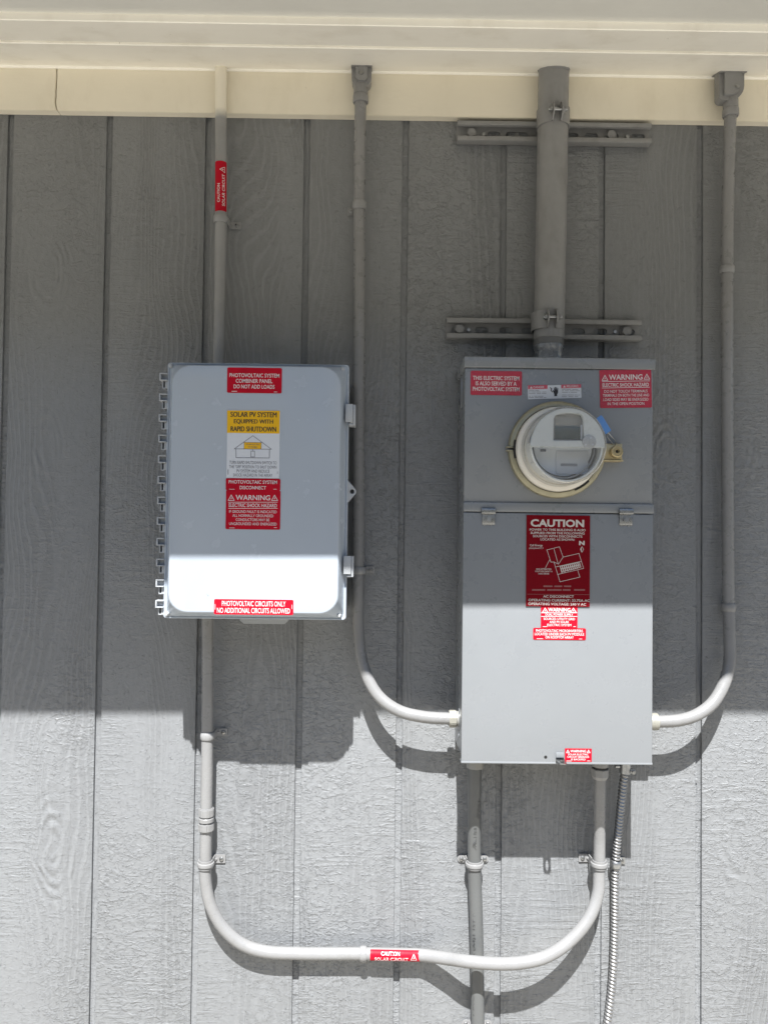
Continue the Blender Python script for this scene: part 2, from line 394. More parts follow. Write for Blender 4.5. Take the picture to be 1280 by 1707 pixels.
# ------------------------------------------------------------------ house wall: grooved siding
ZF0 = CAM_Z + 0.8459 + .010        # lower edge of the frieze board (front edge sits lower in view)
ZS = P(640, 119.5, .019).z         # underside of the soffit
ZF0 = P(640, 192.5, .019).z
PITCH_B, GW = .2032, .0125
X0 = -.7649
wall = thing('house_wall', (0, 0, 0), 'grey painted house wall of grooved rough sawn vertical siding behind all the boxes', 'wall')
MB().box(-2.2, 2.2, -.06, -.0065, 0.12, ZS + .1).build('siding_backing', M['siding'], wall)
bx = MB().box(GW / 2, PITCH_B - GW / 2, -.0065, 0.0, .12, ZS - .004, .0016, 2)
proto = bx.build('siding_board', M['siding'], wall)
for k in range(-6, 13):
    o = proto if k == -6 else proto.copy()
    if k != -6: C.objects.link(o)
    o.parent = wall; o.location = (X0 + PITCH_B * k, 0, 0)
XJ = P(94, 150, .019).x
def frieze(x0, x1, cut0, cut1):
    """cream board with a ragged butt joint"""
    n = 9; rings = []
    mb = MB(); b = bmesh.new()
    L0 = [];
    for side, xs, cut in ((0, x0, cut0), (1, x1, cut1)):
        col = []
        for i in range(n + 1):
            z = ZF0 + (ZS - ZF0) * i / n
            dx = (cut(i / n) if cut else 0)
            col.append((xs + dx, z))
        L0.append(col)
    loop = L0[0] + L0[1][::-1]
    mb.plate([loop], .0003, .019, .0012)
    return mb.build('frieze_board', M['cream'], wall)
cr = [0.0035, .0, -.0010, .0002, -.0004, .0004, .0004, .0010, .0006, .0004]
frieze(-2.2, XJ - .0012, None, lambda t: cr[int(t * 9)] if t < .99 else cr[-1])
frieze(XJ + .0008, 2.2, lambda t: cr[int(t * 9)] * .8 if t < .99 else cr[-1], None)
nb = MB().lathe([(0, .0006), (.0022, .0006), (.0032, 0.0)], (0, 0, 0), (0, -1, 0), 12)
nail = nb.build('nail_head', M['siding'], wall)
nails = [(7, 1380), (8, 1612), (690, 228), (1153, 1403), (790, 1370), (1160, 1300), (520, 1660), (1215, 1560)]
for i, (a, c) in enumerate(nails):
    o = nail if i == 0 else nail.copy()
    if i: C.objects.link(o)
    o.parent = wall; o.location = P(a, c, 0) - wall.location

# ------------------------------------------------------------------ eave over the wall: the soffit falls outward with the roof
SLOPE = .333
def soffit_z(d): return ZS - (d - .019) * SLOPE
def d_at(py, lift=0.0):
    """distance from the wall at which the sight line through row py reaches the sloping soffit"""
    c = Vector((0, -CAM_D, CAM_Z)); v = P(640, py, 0) - c
    # z = CAM_Z + t v.z ; d = CAM_D - t v.y ; z = ZS + lift - (d - .019) SLOPE
    t = (ZS + lift - (CAM_D - .019) * SLOPE - CAM_Z) / (v.z - v.y * SLOPE)
    return CAM_D - t * v.y
def run_x(prof, x0=-2.2, x1=2.2):
    return MB().loft([[Vector((x, -d, z)) for d, z in prof] for x in (x0, x1)])
def board(d0, d1, lift, thick, e=.0016):
    z = lambda d: soffit_z(d) + lift
    return run_x([(d0, z(d0) + e), (d0 + e, z(d0 + e)), (d1 - e, z(d1 - e)), (d1, z(d1) + e), (d1, z(d1) + thick), (d0, z(d0) + thick)])
eave = thing('roof_eave', (0, -.3, ZS), 'cream soffit boards and pale grey roof underside projecting over the wall', 'eave')
D1 = d_at(82); D2 = d_at(44, .004)
zt = P(640, 29.5, D2 + .001).z - soffit_z(D2)        # step up to the grey panel
board(-.05, D1, 0, .022).build('soffit_board', M['soffit'], eave)
board(D1 + .0004, D2, .0045, .026).build('soffit_board', M['soffit'], eave)
MB().tube([(-2.2, -.0212, soffit_z(.0212) - .0005), (2.2, -.0212, soffit_z(.0212) - .0005)], .0042, 12).build('caulk_bead', M['soffit'], eave)
ED = .66
board(D2 - .02, .42, zt, .02).build('soffit_panel', M['soffit_grey'], eave)
board(.4204, ED - .0203, zt + .002, .02).build('soffit_panel', M['soffit_grey'], eave)
# fascia: its lower edge throws the long shadow line; it runs slightly out of level
def fas_z(x): return CAM_Z + (-.3725 + 1.59 * ED) + .0102 * (x - .04)
ztop = soffit_z(ED) + zt + .06
rings = []
for x in (-2.2, 2.2):
    zb = fas_z(x)
    rings.append([Vector((x, -ED, zb)), Vector((x, -ED + .02, zb + .003)), Vector((x, -ED + .02, ztop)), Vector((x, -ED, ztop))])
MB().loft(rings).build('fascia_board', M['cream'], eave)
run_x([(-.4, soffit_z(-.4) + zt + .075), (ED + .012, soffit_z(ED + .012) + zt + .075), (ED + .012, soffit_z(ED + .012) + zt + .09), (-.4, soffit_z(-.4) + zt + .09)]).build('roof_deck', M['soffit_grey'], eave)

# ------------------------------------------------------------------ printing on labels
def text_into(mb, s, cx, cz, w, h, d, rot=0.0, bold=0.0, base=None):
    cu = bpy.data.curves.new('t', 'FONT'); cu.body = s; cu.resolution_u = 3; cu.offset = bold; cu.fill_mode = 'FRONT'
    ob = bpy.data.objects.new('t', cu); me = bpy.data.meshes.new_from_object(ob)
    bpy.data.objects.remove(ob); bpy.data.curves.remove(cu)
    xs = [v.co.x for v in me.vertices]; ys = [v.co.y for v in me.vertices]
    x0, x1, y0, y1 = min(xs), max(xs), min(ys), max(ys)
    c, sn = math.cos(rot), math.sin(rot)
    for v in me.vertices:
        a = ((v.co.x - x0) / (x1 - x0) - .5) * w; b = ((v.co.y - y0) / (y1 - y0) - .5) * h
        v.co = (cx + a * c - b * sn, -d, cz + a * sn + b * c)
    mb.bm.from_mesh(me); bpy.data.meshes.remove(me)
class Label:
    """a printed sheet on the plane d; its marks are given where they stand in the photo"""
    def __init__(s, parent, name, box, d, material, r=2.0, slope=None, thick=.0004, label=None):
        s.d, s.parent, s.thick = d, parent, thick
        x0, y0, x1, y1 = box; s.c = P((x0 + x1) / 2, (y0 + y1) / 2, d); s.s = px_size((x0 + x1) / 2, (y0 + y1) / 2, d)
        s.pc = ((x0 + x1) / 2, (y0 + y1) / 2)
        s.rot = 0.0 if slope is None else -slope + ROLL
        s.w, s.h = (x1 - x0) * s.s, (y1 - y0) * s.s
        s.front = d + .0003 + thick
        s.o = s.sheet(rrect(-s.w / 2, s.w / 2, -s.h / 2, s.h / 2, r * s.s, 4), d + .0003, s.front).build(name, material, parent)
        if label: s.o['label'] = label
        s.inks = {}
    def sheet(s, pts, d0, d1):
        c, sn = math.cos(s.rot), math.sin(s.rot)
        return MB().plate([[(s.c.x + a * c - b * sn, s.c.z + a * sn + b * c) for a, b in pts]], d0, d1)
    def q(s, px, py):
        """photo point -> point of the sheet's plane, the label's own tilt left as it is"""
        v = P(px, py, s.d); return (v.x, v.z)
    def ink(s, key):
        if key not in s.inks: s.inks[key] = MB()
        return s.inks[key]
    def line(s, t, cx, cy, w, h, key='ink_white', bold=.012):
        x, z = s.q(cx, cy); mb = MB(); text_into(mb, t, x, z, w * s.s, h * s.s, s.front + .00025, s.rot, bold if h > 4.9 else bold * .6)
        if key == 'ink_black': text_into(mb, t, x + .62 * s.s, z, w * s.s, h * s.s, s.front + .00029, s.rot, 0.0)   # bold face
        mb.build('lettering', M[key], s.o)
    def band(s, pts, key, name):
        MB().plate([[s.q(*p) for p in pts]], s.front + .0001, s.front + .0001).build(name, M[key], s.o)
    def poly(s, pts, key, lift=.0002):
        s.ink(key).plate([[s.q(*p) for p in pts]], s.front + lift, s.front + lift)
    def stroke(s, pts, w, key, lift=.0002, closed=False):
        pts = [Vector(s.q(*p)) for p in pts]; hw = w * s.s / 2
        if closed: pts = pts + [pts[0]]
        for a, c in zip(pts, pts[1:]):
            t = (c - a); t.normalize(); nrm = Vector((-t.y, t.x)) * hw; a2, c2 = a - t * hw * .7, c + t * hw * .7
            b = s.ink(key).bm
            b.faces.new([b.verts.new((p.x, -(s.front + lift), p.y)) for p in (a2 - nrm, c2 - nrm, c2 + nrm, a2 + nrm)])
            lift += .00001
    def bar(s, x0, x1, y, h, key, lift=.0002):
        dy = -s.rot * 0
        s.poly([(x0, y - h / 2), (x1, y - h / 2), (x1, y + h / 2), (x0, y + h / 2)], key, lift)
    def hazard(s, cx, cy, w, h, key='ink_white', lw=1.0):
        keep, s.inks = s.inks, {}
        s.stroke([(cx - w / 2, cy + h / 2), (cx + w / 2, cy + h / 2), (cx, cy - h / 2)], lw, key, closed=True)
        s.poly([(cx + w * .08, cy - h * .2), (cx - w * .12, cy + h * .17), (cx - w * .01, cy + h * .15), (cx - w * .07, cy + h * .42), (cx + w * .13, cy + h * .04), (cx + w * .02, cy + h * .05)], key)
        s.inks[key].build('hazard_symbol', M[key], s.o); s.inks = keep
    def done(s):
        for k, mb in s.inks.items():
            nm = {'ink_line': 'line_drawing', 'ink_fine': 'fine_print', 'ink_faint': 'worn_lettering', 'ink_grey': 'line_drawing', 'ink_black': 'hand_symbol', 'maroon': 'drawing_cells'}.get(k, 'rule_lines')
            o = mb.build(nm, M[k], s.o); o['kind'] = 'stuff'

# ------------------------------------------------------------------ solar combiner box
DC, DB = .204, .186           # front of the raised lid, front of the lid flange
cb0, cb1 = P(277.5, 604.5, DB), P(578.5, 1033, DB)
CX0, CX1 = (P(277, 604, DB).x + P(269, 1030, DB).x) / 2, (P(580, 606, DB).x + P(578, 1033, DB).x) / 2
CZ1, CZ0 = P(430, 603.5, DB).z, P(425, 1033.5, DB).z
combiner = thing('combiner_box', ((CX0 + CX1) / 2, 0, CZ0), 'light grey plastic combiner box with row of hinges, red and yellow stickers on lid', 'electrical box')
MB().box(CX0 + .004, CX1 - .004, .004, .158, CZ0 + .004, CZ1 - .004, .004, 3).build('box_body', M['plastic_edge'], combiner)
def lid_loop(inset, r, d, n=7):
    return [Vector((x, -d, z)) for x, z in rrect(CX0 + inset * 1.22, CX1 - inset, CZ0 + inset, CZ1 - inset * .80, r, n)]
lid = MB()
IN = .0145
lid.loft([lid_loop(0, .006, .159), lid_loop(0, .006, .1725), lid_loop(.0008, .006, .1735), lid_loop(.0026, .006, .1735), lid_loop(.0034, .0065, .1722),
          lid_loop(.0050, .010, .1730), lid_loop(.0098, .026, .1900), lid_loop(IN - .0020, .032, .2000), lid_loop(IN - .0008, .0328, .2025), lid_loop(IN + .0004, .0322, .2036), lid_loop(IN + .0020, .031, DC)])
lid.build('lid', M['plastic'], combiner, 40)
# lid corner bosses
for x, z in ((CX0 + .008, CZ0 + .008), (CX1 - .012, CZ0 + .009), (CX0 + .007, CZ1 - .007), (CX1 - .012, CZ1 - .009)):
    MB().lathe([(0, .009), (.0024, .0085), (.0036, .006), (.0044, -.004)], (x, -.1755, z), (0, -1, 0), 18).build('lid_screw_boss', M['plastic_edge'], combiner)
# hinge knuckles along the left edge
hz0, hz1 = P(270, 623, .17).z, P(266, 1000, .17).z
def hinge_at(z):
    mb = MB(); x = CX0
    w = .0135; h = .0136; t = .0019
    mb.box(x - w, x + .001, .150, .178, z - t, z, .0004); mb.box(x - w, x + .001, .150, .178, z - h, z - h + t, .0004)
    mb.box(x - w, x - w + t * 1.3, .150, .178, z - h + t, z - t, .0004)
    mb.box(x - w + t * 1.3, x + .001, .160, .169, z - h + t, z - t, .0003)
    mb.box(x - w + .0004, x + .001, .1495, .1530, z - h + .0004, z - .0004)
    k = mb.build('hinge_knuckle', M['plastic_edge'], combiner)
    m2 = MB(); m2.box(x - .0095, x - .0080, .148, .172, z - .0272, z - h - .0002, .0004); m2.box(x - .0045, x + .001, .148, .172, z - .0268, z - h - .0002, .0004)
    m2.box(x - .0080, x - .0045, .148, .171, z - .0272, z - .0250, .0004)
    m2.box(x - .0080, x - .0045, .148, .154, z - .0250, z - h - .0002)
    m2.box(x - .0093, x + .001, .1460, .1479, z - .0270, z - h - .0004)
    h2 = m2.build('hinge_pin_block', M['plastic_edge'], k)
    return k
h0 = hinge_at(hz0)
for i in range(1, 12):
    c = h0.copy(); C.objects.link(c); c.location = (0, 0, (hz1 - hz0) * i / 11)
    for ch in list(h0.children):
        d = ch.copy(); C.objects.link(d); d.parent = c
# latches on the right
for py in (692.5, 944):
    zc = P(583, py, .178).z; x = CX1; mb = MB(); hh = .019
    mb.box(x - .005, x + .0085, .1865, .1895, zc - hh * .72, zc + hh, .0008)
    mb.box(x + .0089, x + .0128, .150, .1880, zc - hh, zc + hh * .96, .001)
    mb.box(x + .001, x + .0087, .1560, .1863, zc - hh, zc - hh * .80, .0006)
    mb.box(x + .004, x + .0087, .1600, .1863, zc - hh * .79, zc + hh * .95, .0006)
    la = mb.build('latch', M['plastic_edge'], combiner)
# padlock tab
zc = P(586, 819.5, .17).z; xc = P(587, 819.5, .17).x
lo = [(CX1 - .003, zc - .021), (CX1 + .0005, zc - .0205)] + [(xc + .0075 * math.cos(t), zc + .0075 * math.sin(t)) for t in [math.radians(a) for a in range(-50, 51, 12)]] + [(CX1 + .0005, zc + .0205), (CX1 - .003, zc + .021)]
MB().plate([lo, circle(xc, zc, .0041)], .166, .1715, .0006).build('padlock_tab', M['plastic_edge'], combiner)
# mounting foot under the box
a, b2 = P(400, 1034, .006), P(481, 1040.5, .006)
MB().plate([[(a.x, a.z + .03), (a.x, a.z), (a.x + .008, b2.z), (b2.x - .008, b2.z), (b2.x, a.z), (b2.x, a.z + .03)]], .0008, .007, .001).build('mounting_foot', M['plastic_edge'], combiner)

l = Label(combiner, 'warning_label', (379, 613, 470, 655.5), DC, M['red'], 2.5, label='red combiner panel sticker at the top of the lid')
l.line('PHOTOVOLTAIC SYSTEM', 424.5, 626, 83, 6.6); l.line('COMBINER PANEL', 424, 635.3, 61, 6.6); l.line('DO NOT ADD LOADS', 424, 644.7, 68, 6.6)
l.bar(386.5, 395.5, 652.4, .9, 'ink_white'); l.bar(457, 462.5, 653.5, .9, 'ink_white'); l.done()
l = Label(combiner, 'warning_label', (378.7, 684, 466.5, 797), DC, M['paper'], .6, label='yellow and white rapid shutdown sticker with a drawing of a house')
l.band([(379.2, 684.3), (466.8, 684.9), (466, 722.9), (379, 721.6)], 'yellow', 'yellow_heading')
l.band([(407.5, 737.4), (436, 737.8), (435.6, 749), (407.3, 748.3)], 'yellow', 'yellow_sign')
l.line('SOLAR PV SYSTEM', 422.8, 691.3, 76.5, 8.4, 'ink_black', 0.0); l.line('EQUIPPED WITH', 422.7, 703.3, 65, 8.4, 'ink_black', 0.0); l.line('RAPID SHUTDOWN', 422.6, 715.3, 75.5, 8.4, 'ink_black', 0.0)
l.stroke([(391, 748.3), (422, 726.4), (452.7, 749)], .8, 'ink_line'); l.stroke([(391, 748.3), (452.7, 749)], .8, 'ink_line', .00025)
l.stroke([(393.8, 748.6), (393.8, 763), (449.3, 763.6), (449.6, 749)], .8, 'ink_line', .0003)
l.stroke([(407.4, 737.3), (436, 737.8), (435.6, 749)], .5, 'ink_line', .0004); l.stroke([(407.4, 737.3), (407.2, 748.4)], .5, 'ink_line', .0004)
l.stroke([(418.7, 752.2), (424.8, 752.3), (424.6, 761.8), (418.6, 761.7)], .7, 'ink_line', .00035, True); l.stroke([(421.8, 749), (421.8, 752)], .6, 'ink_line', .0004)
l.line('SOLAR ELECTRIC', 421.8, 741, 23, 2.6, 'ink_line'); l.line('PV PANELS', 421.8, 745.3, 15.5, 2.6, 'ink_line')
l.line('TURN RAPID SHUTDOWN SWITCH TO', 422.2, 771.3, 78.5, 5.2, 'ink_line', 0.0); l.line('THE "OFF" POSITION TO SHUT DOWN', 422, 778.4, 78.5, 5.2, 'ink_line', 0.0)
l.line('PV SYSTEM AND REDUCE', 422.3, 785.4, 54.5, 5.2, 'ink_line', 0.0); l.line('SHOCK HAZARD IN THE ARRAY', 421.8, 792.2, 65, 5.2, 'ink_line', 0.0)
l.bar(380.2, 381.2, 787, 8.5, 'ink_line'); l.bar(462.3, 463.2, 788, 4, 'ink_fine'); l.done()
l = Label(combiner, 'warning_label', (376.8, 797.8, 467.6, 817.6), DC, M['red'], 2.2, thick=.0006, label='narrow red photovoltaic system disconnect sticker below the house drawing')
l.line('PHOTOVOLTAIC SYSTEM', 422, 803.6, 80.5, 5.8); l.line('DISCONNECT', 422, 813, 44, 5.8); l.bar(382.5, 391.5, 815.6, .7, 'ink_white'); l.bar(456, 461.5, 815.6, .7, 'ink_white'); l.done()
l = Label(combiner, 'warning_label', (376.8, 817.4, 467.6, 882.6), DC, M['red'], 2.2, label='red electric shock hazard sticker about ground fault, lowest of the lid column')
l.line('WARNING', 422, 829.6, 57.5, 8.6, bold=.016); l.hazard(386, 829.7, 10, 9); l.hazard(458, 829.9, 10, 9)
l.bar(381, 463, 837.2, .8, 'ink_white'); l.line('ELECTRIC SHOCK HAZARD', 422, 842.4, 80, 6.2); l.bar(381, 463, 847.5, .8, 'ink_white')
l.line('IF GROUND FAULT IS INDICATED', 422, 853, 79, 4.6, bold=.006); l.line('ALL NORMALLY GROUNDED', 422, 859.7, 68, 4.6, bold=.006); l.line('CONDUCTORS MAY BE', 421.5, 866.5, 56, 4.6, bold=.006); l.line('UNGROUNDED AND ENERGIZED', 422, 873.3, 79, 4.6, bold=.006)
l.bar(382.5, 391.5, 880, .8, 'ink_white'); l.bar(457, 462, 879.6, .8, 'ink_white'); l.done()
l = Label(combiner, 'warning_label', (357.2, 999.3, 489.3, 1024.6), DC, M['red'], 2.2, label='bright red sticker on photovoltaic circuits along the sunlit bottom of the lid')
l.line('PHOTOVOLTAIC CIRCUITS ONLY', 423.4, 1006.3, 106, 8.6, bold=.006); l.line('NO ADDITIONAL CIRCUITS ALLOWED', 423, 1017.8, 121.5, 8.6, bold=.006)
l.bar(358.7, 359.4, 1011.5, 9, 'ink_white'); l.bar(486.6, 487.3, 1011.5, 7, 'ink_white'); l.done()

# ------------------------------------------------------------------ meter panel
DM = .146
a, b2 = P(770, 597, DM), P(1089, 1273.5, DM)
MX0, MX1 = (P(770.5, 700, DM).x + P(772.3, 1200, DM).x) / 2, (P(1087, 700, DM).x + P(1089, 1200, DM).x) / 2
MZ1, MZ0 = P(930, 597.5, DM).z, P(930, 1272.8, DM).z
panel = thing('electrical_cabinet', ((MX0 + MX1) / 2, 0, MZ0), 'tall grey steel electrical service panel holding the round meter, with red stickers', 'electrical panel')
zl0, zl1 = P(930, 854.5, DM).z, P(930, 838.5, DM).z           # lip between meter cover and breaker door
MB().box(MX0 + .003, MX1 - .003, .0008, .1368, MZ0 + .003, MZ1 - .002, .0015).build('panel_body', M['steel_grey'], panel)
zc0 = P(930, 614.5, DM).z
MB().box(MX0 - .0015, MX1 + .0025, .0015, .1490, zc0, MZ1 + .0012, .0022, 2).build('top_cap', M['steel_grey'], panel)
MB().box(MX0 + .0006, MX1 - .0012, .1375, .1450, zl0 + .010, zc0 - .0008, .0016).build('meter_cover', M['steel_grey'], panel)
MB().box(MX0 - .0006, MX1 + .0006, .1380, .1495, zl0, zl1, .0025).build('cover_lip', M['steel_grey'], panel)
MB().box(MX0, MX1, .1375, DM, MZ0, zl0 - .0012, .002, 3).build('breaker_door', M['steel_grey'], panel)
MB().box(MX0 - .0003, MX1 + .0003, .128, DM + .0006, MZ0 - .0012, MZ0 + .0028, .0012).build('door_hem', M['steel_grey'], panel)
# spring clips that hold the lip
for cx, cy in ((814, 860), (1043, 861)):
    q0 = P(cx, cy, .15); s_ = px_size(cx, cy, .15)
    mb = MB(); mb.box(q0.x - 12.3 * s_, q0.x + 11.5 * s_, .1498, .1548, q0.z + 3.5 * s_, q0.z + 12.5 * s_, .0012)
    mb.box(q0.x - 10.5 * s_, q0.x + 11 * s_, .1465, .1485, q0.z - 14.5 * s_, q0.z + 6 * s_, .0006)
    for t in (-6.5, 5): mb.box(q0.x + (t - 1) * s_, q0.x + (t + 1) * s_, .1465, .148, q0.z - 16.5 * s_, q0.z - 14 * s_, .0004)
    cl = mb.build('spring_clip', M['zinc'], panel)
    sc = MB(); sc.hexnut((q0.x, -.1486, q0.z - 5.2 * s_), (0, -1, 0), .0052, .0035, 6, .3, .0006); sc.cyl((q0.x, -.1520, q0.z - 5.2 * s_), (0, -1, 0), .0026, .0012, 12)
    sc.build('clip_screw', M['galv'], cl)
# door hasp and hole at the bottom
q0 = P(933, 1266, .147); s_ = px_size(935, 1268, .147)
tilt = Matrix.Translation(Vector((q0.x, -.147, q0.z))) @ Matrix.Rotation(math.radians(-84), 4, 'X')
hp = [(-.0078, .004), (-.0078, -.019), (-.0055, -.0235), (.0045, -.0245), (.0076, -.021), (.0076, .004)]
MB().plate([hp, [(.0030 * math.cos(t), -.0140 + .0065 * math.sin(t)) for t in [2 * PI * k / 16 for k in range(16)]]], 0, .0016, .0003, tilt).build('door_hasp', M['zinc'], panel)
MB().box(q0.x - .0075, q0.x + .007, .1466, .1479, q0.z + .0035, q0.z + .013, .0006).build('hasp_leaf', M['steel_grey'], panel)
q1 = P(909, 1262, DM); MB().lathe([(0, .0002), (.0027, .0002), (.0029, 0)], (q1.x, -DM - .0003, q1.z), (0, -1, 0), 14).build('screw_hole', M['black'], panel)
# knockout rings and a seam strip on the left side of the body
for py, r in ((1198, .021), (1221, .0085)):
    k = P(766, py, .07); MB().lathe([(r * .75, .0008), (r, .0008), (r, -.001), (r * .75, -.001)], (MX0 + .003, -.075, k.z), (-1, 0, 0), 28, shut=True).build('knockout_ring', M['steel_grey'], panel)
k0, k1 = P(767, 628, .08), P(767, 680, .08)
MB().box(MX0 + .0012, MX0 + .0035, .060, .075, k1.z, k0.z, .0005).build('side_seam', M['galv'], panel)

l = Label(panel, 'warning_label', (784, 618.5, 869.5, 659), .145, M['red_worn'], 2.4, label='wrinkled faded red photovoltaic notice at the top left of the panel')
l.line('THIS ELECTRIC SYSTEM', 826.4, 630.5, 77, 6.8); l.line('IS ALSO SERVED BY A', 826.5, 639.5, 68, 6.8); l.line('PHOTOVOLTAIC SYSTEM', 826.4, 648.7, 77.5, 6.8); l.done()
l = Label(panel, 'danger_label', (879.3, 642.2, 968.2, 664.5), .145, M['paper'], .4, slope=-.03, label='small white bilingual danger strip with a black hand symbol above the meter')
l.band([(879.4, 642.6), (912, 641.8), (912, 648.3), (879.6, 649.1)], 'pink', 'heading_band'); l.band([(934.6, 641.5), (967.8, 640.6), (968, 646.6), (934.8, 647.6)], 'pink', 'heading_band')
l.line('DANGER', 897.5, 645.6, 18, 3.6); l.line('PELIGRO', 953.5, 644, 19, 3.6)
l.poly([(882.6, 648), (887.2, 647.8), (884.8, 644)], 'ink_white'); l.poly([(937.7, 646.2), (942.3, 646), (940, 642.4)], 'ink_white')
for y, xs in ((651.3, [(881, 890), (891.5, 898)]), (653.6, [(881, 883.5), (885, 892), (893, 901), (903, 910)]), (656.2, [(881, 892), (894, 901), (902.5, 910)]), (660.6, [(881, 884), (886, 888), (890, 895), (896, 905)]), (662.8, [(881, 889), (891, 897), (898, 904), (905.5, 910)])):
    for x0, x1 in xs: l.bar(x0, x1, y, 1.0, 'ink_fine')
for y, xs in ((649.4, [(936, 942), (943, 951), (953, 963)]), (651.6, [(936, 939), (941, 947), (949, 957), (958, 966)]), (654.2, [(936, 946), (947.5, 949), (950.5, 961)]), (658.6, [(936, 944), (945, 956), (957, 962), (963, 966)]), (661.3, [(936, 944), (947, 955), (957, 963)])):
    for x0, x1 in xs: l.bar(x0, x1, y, 1.0, 'ink_fine')
l.poly([(923.2, 660.6), (928, 660.5), (928, 657.8), (929.6, 654.6), (929.7, 647), (928.6, 646.7), (928, 651), (927.6, 645.6), (926.4, 645.5), (926, 650.4), (925.6, 645.1), (924.4, 645.1), (924.2, 650.6), (923.6, 646.2), (922.6, 646.4), (922.8, 651.8), (921.2, 650.2), (920.4, 651), (922.4, 655.2), (923.2, 657.6)], 'ink_black')
l.stroke([(916.6, 646.4), (919, 648.4), (917.8, 650.6), (920, 653.6)], 1.5, 'ink_black'); l.done()
l = Label(panel, 'warning_label', (999, 616.5, 1085.2, 680), .145, M['red_worn'], 2.2, slope=-.013, label='wrinkled red electric shock warning at the top right corner of the panel')
l.line('WARNING', 1042, 628.8, 56, 9, bold=.014); l.hazard(1007.5, 630, 9.5, 8.5); l.hazard(1077.2, 628, 9.5, 8.5)
l.stroke([(1003, 636.2), (1082, 635)], .8, 'ink_white'); l.stroke([(1003, 647), (1082, 645.6)], .8, 'ink_white')
l.line('ELECTRIC SHOCK HAZARD', 1042, 641.6, 77, 6.2); l.line('DO NOT TOUCH TERMINALS', 1042.3, 652.3, 72, 4.6, bold=.006); l.line('TERMINALS ON BOTH THE LINE AND', 1042.5, 659, 77, 4.6, bold=.006)
l.line('LOAD SIDES MAY BE ENERGIZED', 1042.3, 666, 75, 4.6, bold=.006); l.line('IN THE OPEN POSITION', 1042.5, 673, 61, 4.6, bold=.006); l.done()
pl = Label(panel, 'caution_placard', (876.6, 859.3, 982.3, 1010.6), DM, M['maroon'], .5, thick=.0016, label='dark red engraved caution placard with a roof plan drawing on the breaker door')
pl.line('CAUTION', 928.2, 872.2, 89, 12.6, 'ink_grey', .035)
for t, y, w in (('POWER TO THIS BUILDING IS ALSO', 883.3, 93), ('SUPPLIED FROM THE FOLLOWING', 888.7, 90), ('SOURCES WITH DISCONNECTS', 894, 82), ('LOCATED AS SHOWN:', 899.3, 57)): pl.line(t, 928.5, y, w, 3.9, 'ink_grey', .03)
pl.line('N', 968.8, 905.2, 9.4, 7.2, 'ink_grey', .05); pl.line('Call Energy', 893, 909.4, 21.5, 4.6, 'ink_grey', .02); pl.line('(555)9447777', 893, 914.2, 24, 3, 'ink_grey', .02)
pl.stroke([(969, 911), (971.8, 915.6), (968.8, 920.6), (966.2, 915.6)], .7, 'ink_grey', closed=True); pl.poly([(969, 912), (968.6, 915.6), (969, 919.6), (967, 915.6)], 'ink_grey')
def plan(*pts, closed=False): pl.stroke([(865 + x / 9.846, 890 + y / 9.846) for x, y in pts], .75, 'ink_grey', closed=closed)
plan((450, 262), (655, 212), (715, 380), (640, 495), (565, 460), (515, 462), (450, 262)); plan((565, 245), (635, 495)); plan((565, 460), (665, 785), (990, 708), (955, 598))
plan((715, 380), (975, 320), (1050, 565), (625, 665)); plan((600, 540), (1010, 450))
pl.poly([(865 + x / 9.846, 890 + y / 9.846) for x, y in ((660, 530), (985, 460), (1012, 548), (690, 645))], 'ink_grey', .0003)
for r in range(2):
    for c in range(10):
        x = 676 + c * 31.5 + r * 14; y = 535 - c * 6.9 + r * 45
        pl.poly([(865 + u / 9.846, 890 + w / 9.846) for u, w in ((x, y), (x + 14, y - 3), (x + 24, y + 28), (x + 10, y + 31))], 'maroon', .0006)
for c in range(5):
    x = 700 + c * 50; y = 624 - c * 11
    pl.poly([(865 + u / 9.846, 890 + w / 9.846) for u, w in ((x, y), (x + 34, y - 8), (x + 37, y + 4), (x + 3, y + 12))], 'maroon', .0006)
plan((495, 420), (425, 560)); pl.poly([(865 + u / 9.846, 890 + w / 9.846) for u, w in ((498, 412), (484, 436), (500, 440))], 'ink_grey')
for t, y, w in (('MAIN DISTRIBUTION', 948.6, 25), ('UTILITY DISCONNECT &', 952.3, 28.5), ('LOAD CENTER', 956.2, 18)): pl.line(t, 905.5, y, w, 2.6, 'ink_grey', .02)
for y, xs, in ((977.2, [(905, 920), (923, 936), (939, 951)]), (983.3, [(886, 908), (911, 935), (937, 950), (956, 974)])):
    for x0, x1 in xs: pl.bar(x0, x1, y, 2.6, 'ink_faint')
pl.stroke([(878, 990.3), (982, 991.2)], .6, 'ink_faint')
pl.line('AC DISCONNECT', 930, 994.2, 51, 4.2, 'ink_grey', .03); pl.line('OPERATING CURRENT: 33.75A AC', 931, 1000.6, 102, 4.2, 'ink_grey', .03); pl.line('OPERATING VOLTAGE: 240 V AC', 927.8, 1006.8, 96, 4.2, 'ink_grey', .03); pl.done()
l = Label(panel, 'warning_label', (901, 1011.2, 962, 1046.4), DM, M['red'], 1.0, label='red dual power supply warning directly below the dark placard')
l.line('WARNING', 931.5, 1016.5, 37, 6.6, bold=.018); l.hazard(908, 1017, 9, 7); l.hazard(955, 1017, 9, 7)
l.bar(901.4, 961.6, 1021.4, .8, 'ink_white'); l.line('DUAL POWER SUPPLY', 931.5, 1024.5, 46, 3.9, bold=.016); l.bar(901.4, 961.6, 1027.5, .8, 'ink_white')
l.line('SOURCES: UTILITY GRID', 931.5, 1031.6, 52, 3.9, bold=.016); l.line('AND PV SOLAR', 931.5, 1036.7, 32, 3.9, bold=.016); l.line('ELECTRIC SYSTEM', 931.5, 1041.8, 40, 3.9, bold=.016)
